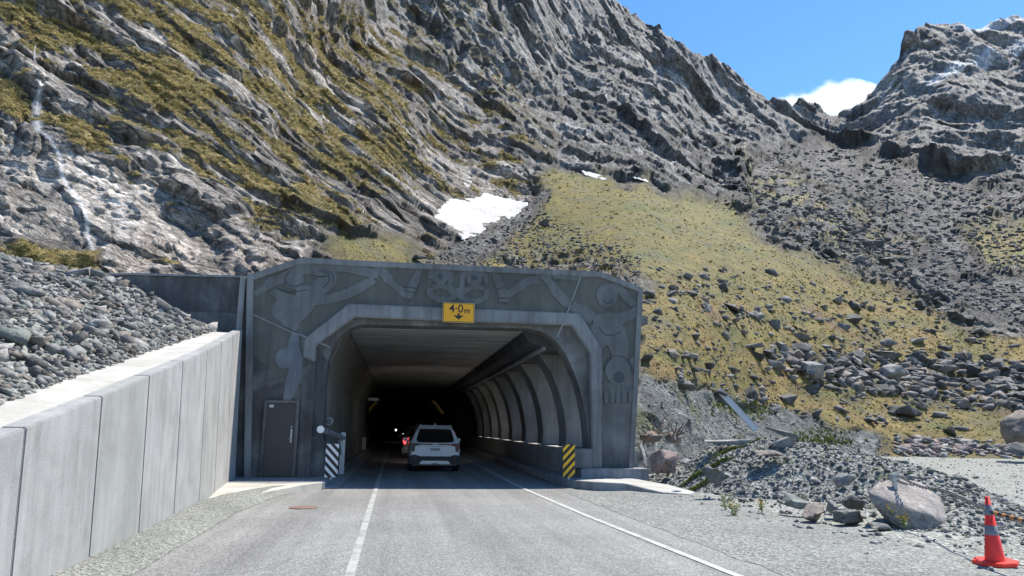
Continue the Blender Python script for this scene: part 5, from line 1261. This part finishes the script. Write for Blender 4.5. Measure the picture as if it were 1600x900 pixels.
lp = onY(514.5, 658, 23.0); t = empty('bulkhead_lamp', (lp[0], 23.0, lp[2])); tag(t, 'round grey bulkhead lamp on the left tunnel wall above the gate', 'lamp')
MB().tube([(-.25, .0, 0), (.02, -.0, 0)], .03, 8).build('arm', M['steel'], t); MB().tube([(0, .04, 0), (0, -.02, 0)], .115, 18).build('housing', M['steel'], t); MB().tube([(0, -.021, 0), (0, -.04, 0)], [.085, .05], 16).build('lens', M['reflective'], t)
bx = onY(583, 624, 50.0); o = MB().box(-.42, .36, 0, .3, -.08, .10).build('fan_box', M['steel'], bevel=.02); o.location = bx; tag(o, 'grey box hanging at the upper left of the tunnel mouth', 'cable box')
lm = onY(618.5, 672, 75.0); o = MB().tube([(0, 0, 0), (0, .05, 0)], .06, 12).build('tunnel_lamp', M['lamp_on']); o.location = lm; tag(o, 'tiny white light far inside the dark tunnel', 'lamp')
# manhole
mh = onZ(474, 794, 0.0); b_ = MB(); b_.prism([(0, 0)]*0 or [(.30*math.cos(k*.2618), .30*math.sin(k*.2618)) for k in range(24)], -.002, .0) if False else None
b_.add([(.27*math.cos(k*.2618), .27*math.sin(k*.2618), z) for z in (0, .012) for k in range(24)], [tuple(range(24, 48))]+[(k, (k+1) % 24, 24+(k+1) % 24, 24+k) for k in range(24)])
o = b_.build('manhole_cover', M['rusty']); o.location = (mh[0], mh[1], .006); tag(o, 'rusty reddish manhole cover flush in the road on the left', 'manhole cover')

# ------------------------------------------------------------------ vehicles
def vehicle(name, loc, label, paint, lit, W_=1.8, H_=1.58, L_=4.3, detail=True):
    t = empty(name, loc); tag(t, label, 'car'); hw = W_/2
    roof = lambda y: np.interp(y, [0, .10, .22, .42, .8, 2.2, 2.9, 3.35, 4.0, 4.3], [.98, 1.02, 1.22, 1.50, 1.56, H_-.02, 1.38, 1.06, .96, .70])
    wid = lambda y: np.interp(y, [0, .08, .35, 1.0, 3.6, 4.1, 4.3], [.90, .96, 1, 1, 1, .95, .78])
    ys_ = [0, .05, .12, .22, .32, .42, .6, .9, 1.3, 1.8, 2.3, 2.7, 3.0, 3.35, 3.7, 4.0, 4.2, 4.3]; vs = []; sec = 0
    for y in ys_:
        r = float(roof(y)); w = float(wid(y))*hw; g = max(0, min(1, (r-1.0)/.5)); top = w*(.96-.26*g)
        half = [(w*.86, .22), (w*.95, .30), (w*.985, .48), (w, .66), (w*.99, .82), (w*.965, min(.97, r-.05)), (w*.93, min(1.04, r-.03)), (top*1.05, r-(.10 if g > .2 else .02)), (top*.92, r-(.025 if g > .2 else .008)), (top*.5, r)]
        if y < .06: half[0] = (w*.86, .36); half[1] = (w*.95, .40)
        ring_ = [(x, y, z) for x, z in half]+[(-x, y, z) for x, z in reversed(half)]; sec = len(ring_); vs += ring_
    fs = [(i*sec+k, i*sec+(k+1) % sec, (i+1)*sec+(k+1) % sec, (i+1)*sec+k) for i in range(len(ys_)-1) for k in range(sec)]+[tuple(range(sec)), tuple(range((len(ys_)-1)*sec, len(ys_)*sec))]
    b_ = MB().add(vs, fs).build('body', M[paint], t, smooth=True)
    for p in b_.data.polygons: p.use_smooth = len(p.vertices) == 4
    # rear screen, sloping
    def rear(y, z, x): return (x, y, z)
    MB().add([(-.62,.030,1.035),(-.50,.025,1.00),(0,.022,.985),(.50,.025,1.00),(.62,.030,1.035),(.655,.07,1.10),(.60,.225,1.30),(.545,.345,1.455),(0,.345,1.475),(-.545,.345,1.455),(-.60,.225,1.30),(-.655,.07,1.10)], [tuple(range(12))]).build('rear_window', M['car_glass'], t)
    MB().add([(-.60,.30,1.475),(.60,.30,1.475),(.57,.62,1.575),(-.57,.62,1.575),(-.60,.27,1.50),(.60,.27,1.50),(.57,.62,1.60),(-.57,.62,1.60)], [(0,1,2,3),(4,5,6,7),(0,1,5,4),(1,2,6,5),(2,3,7,6),(3,0,4,7)]).build('roof_spoiler', M[paint], t, bevel=.008)
    MB().prism([(-.012,1.60),(.012,1.60),(.004,1.675),(-.004,1.675)], .62, .78).build('antenna', M['car_white'], t)
    for s_ in (-1, 1):
        MB().tube([(s_*.60, .75, 1.56), (s_*.62, 1.0, 1.615), (s_*.62, 2.3, 1.615), (s_*.60, 2.6, 1.56)], .018, 6).build('roof_rail', M['car_black'], t)
        MB().add([(s_*.905,.9,1.04),(s_*.90,3.1,1.04),(s_*.72,2.7,1.40),(s_*.69,.95,1.43)], [(0,1,2,3)]).build('side_window', M['car_glass'], t)
        mrr = MB(); mrr.box(min(s_*.92, s_*1.10), max(s_*.92, s_*1.10), 2.75, 2.9, .98, 1.12); mrr.build('mirror', M[paint], t, bevel=.03)
        # rear lamp: outer lens and the downward hook
        x0, x1 = s_*.60, s_*.86
        q = MB(); q.prism([(s_*.55,.975),(s_*.845,.975),(s_*.86,.93),(s_*.845,.78),(s_*.80,.68),(s_*.71,.70),(s_*.69,.87),(s_*.55,.905)], -.022, .10); q.build('tail_lamp', M['tail_on' if lit else ('tail_red' if s_ > 0 else 'tail_smoke')], t, bevel=.006)
        for yy in (.72, 3.45):
            wv = empty('wheel', (s_*(hw-.13), yy, .33)); wv.parent = t
            MB().tube([(-.11, 0, 0), (.11, 0, 0)], .33, 26).build('tyre', M['rubber'], wv, bevel=.02); MB().tube([(-.112, 0, 0), (.112, 0, 0)], .20, 18).build('rim', M['steel'], wv)
        q = MB(); q.prism([(s_*.66,.45),(s_*.73,.45),(s_*.73,.53),(s_*.66,.53)], -.075, -.0605); q.build('bumper_reflector', M['tail_red'], t)
    MB().prism([(-.55,.965),(.55,.965),(.55,.915),(-.55,.915)], -.018, .03).build('light_bar', M['tail_red' if not lit else 'car_black'], t, bevel=.004)
    bp = MB(); bp.prism([(-.89,.26),(.89,.26),(.905,.50),(.80,.575),(.66,.585),(.52,.535),(-.52,.535),(-.66,.585),(-.80,.575),(-.905,.50)], -.06, .12); bp.build('bumper', M['car_black'], t, bevel=.01)
    MB().prism([(-.46,.385),(-.54,.27),(.54,.27),(.46,.385)], -.078, -.061)  .build('skid_plate', M['car_silver' if detail else 'car_black'], t, bevel=.004)
    MB().prism([(-.11,.30),(.11,.30),(.09,.26),(-.09,.26)], -.085, -.079).build('fog_lamp', M['tail_red'], t)
    MB().box(-.60, .60, -.006, .0, .862, .870).build('tailgate_groove', M['car_black'], t)
    if detail:
        MB().box(-.18, .18, -.012, -.002, .705, .83).build('number_plate', M['plate'], t); text_mesh('plate_text', 'QNA604', .115, (0, -.0145, .767), M['car_black'], t, .001, .002, .80)
        text_mesh('badge', 'KIA', .075, (0, -.026, .94), M['car_white'], t, .003, .001, 1.7); text_mesh('model_badge', 'SELTOS', .035, (-.56, -.006, .64), M['car_silver'], t, .001, 0, 1.3)
        MB().tube([(0, .22, 1.10), (.30, .20, 1.08)], .008, 5).build('wiper', M['car_black'], t)
    return t
suv = vehicle('suv', (1.31, 26.3, .006), 'white compact SUV with a black bumper driving into the tunnel', 'car_white', False)
vehicle('car', (1.12, 36.8, .006), 'dark car with a lit red tail lamp ahead of the white SUV in the tunnel', 'car_dark', True, detail=False)
for s_ in (-1, 1):  # unseen spots at the SUV's front, added to light the yellow arcs
    ld = bpy.data.lights.new('added_headlamp', 'SPOT'); ld.energy = 80; ld.spot_size = math.radians(70); ld.spot_blend = .7; ld.shadow_soft_size = .06; ld.color = (1, .96, .88)
    lo = bpy.data.objects.new('added_headlamp', ld); scene.collection.objects.link(lo); lo.parent = suv; lo.location = (s_*.62, 4.4, .72); lo.rotation_euler = (math.radians(95), 0, 0)
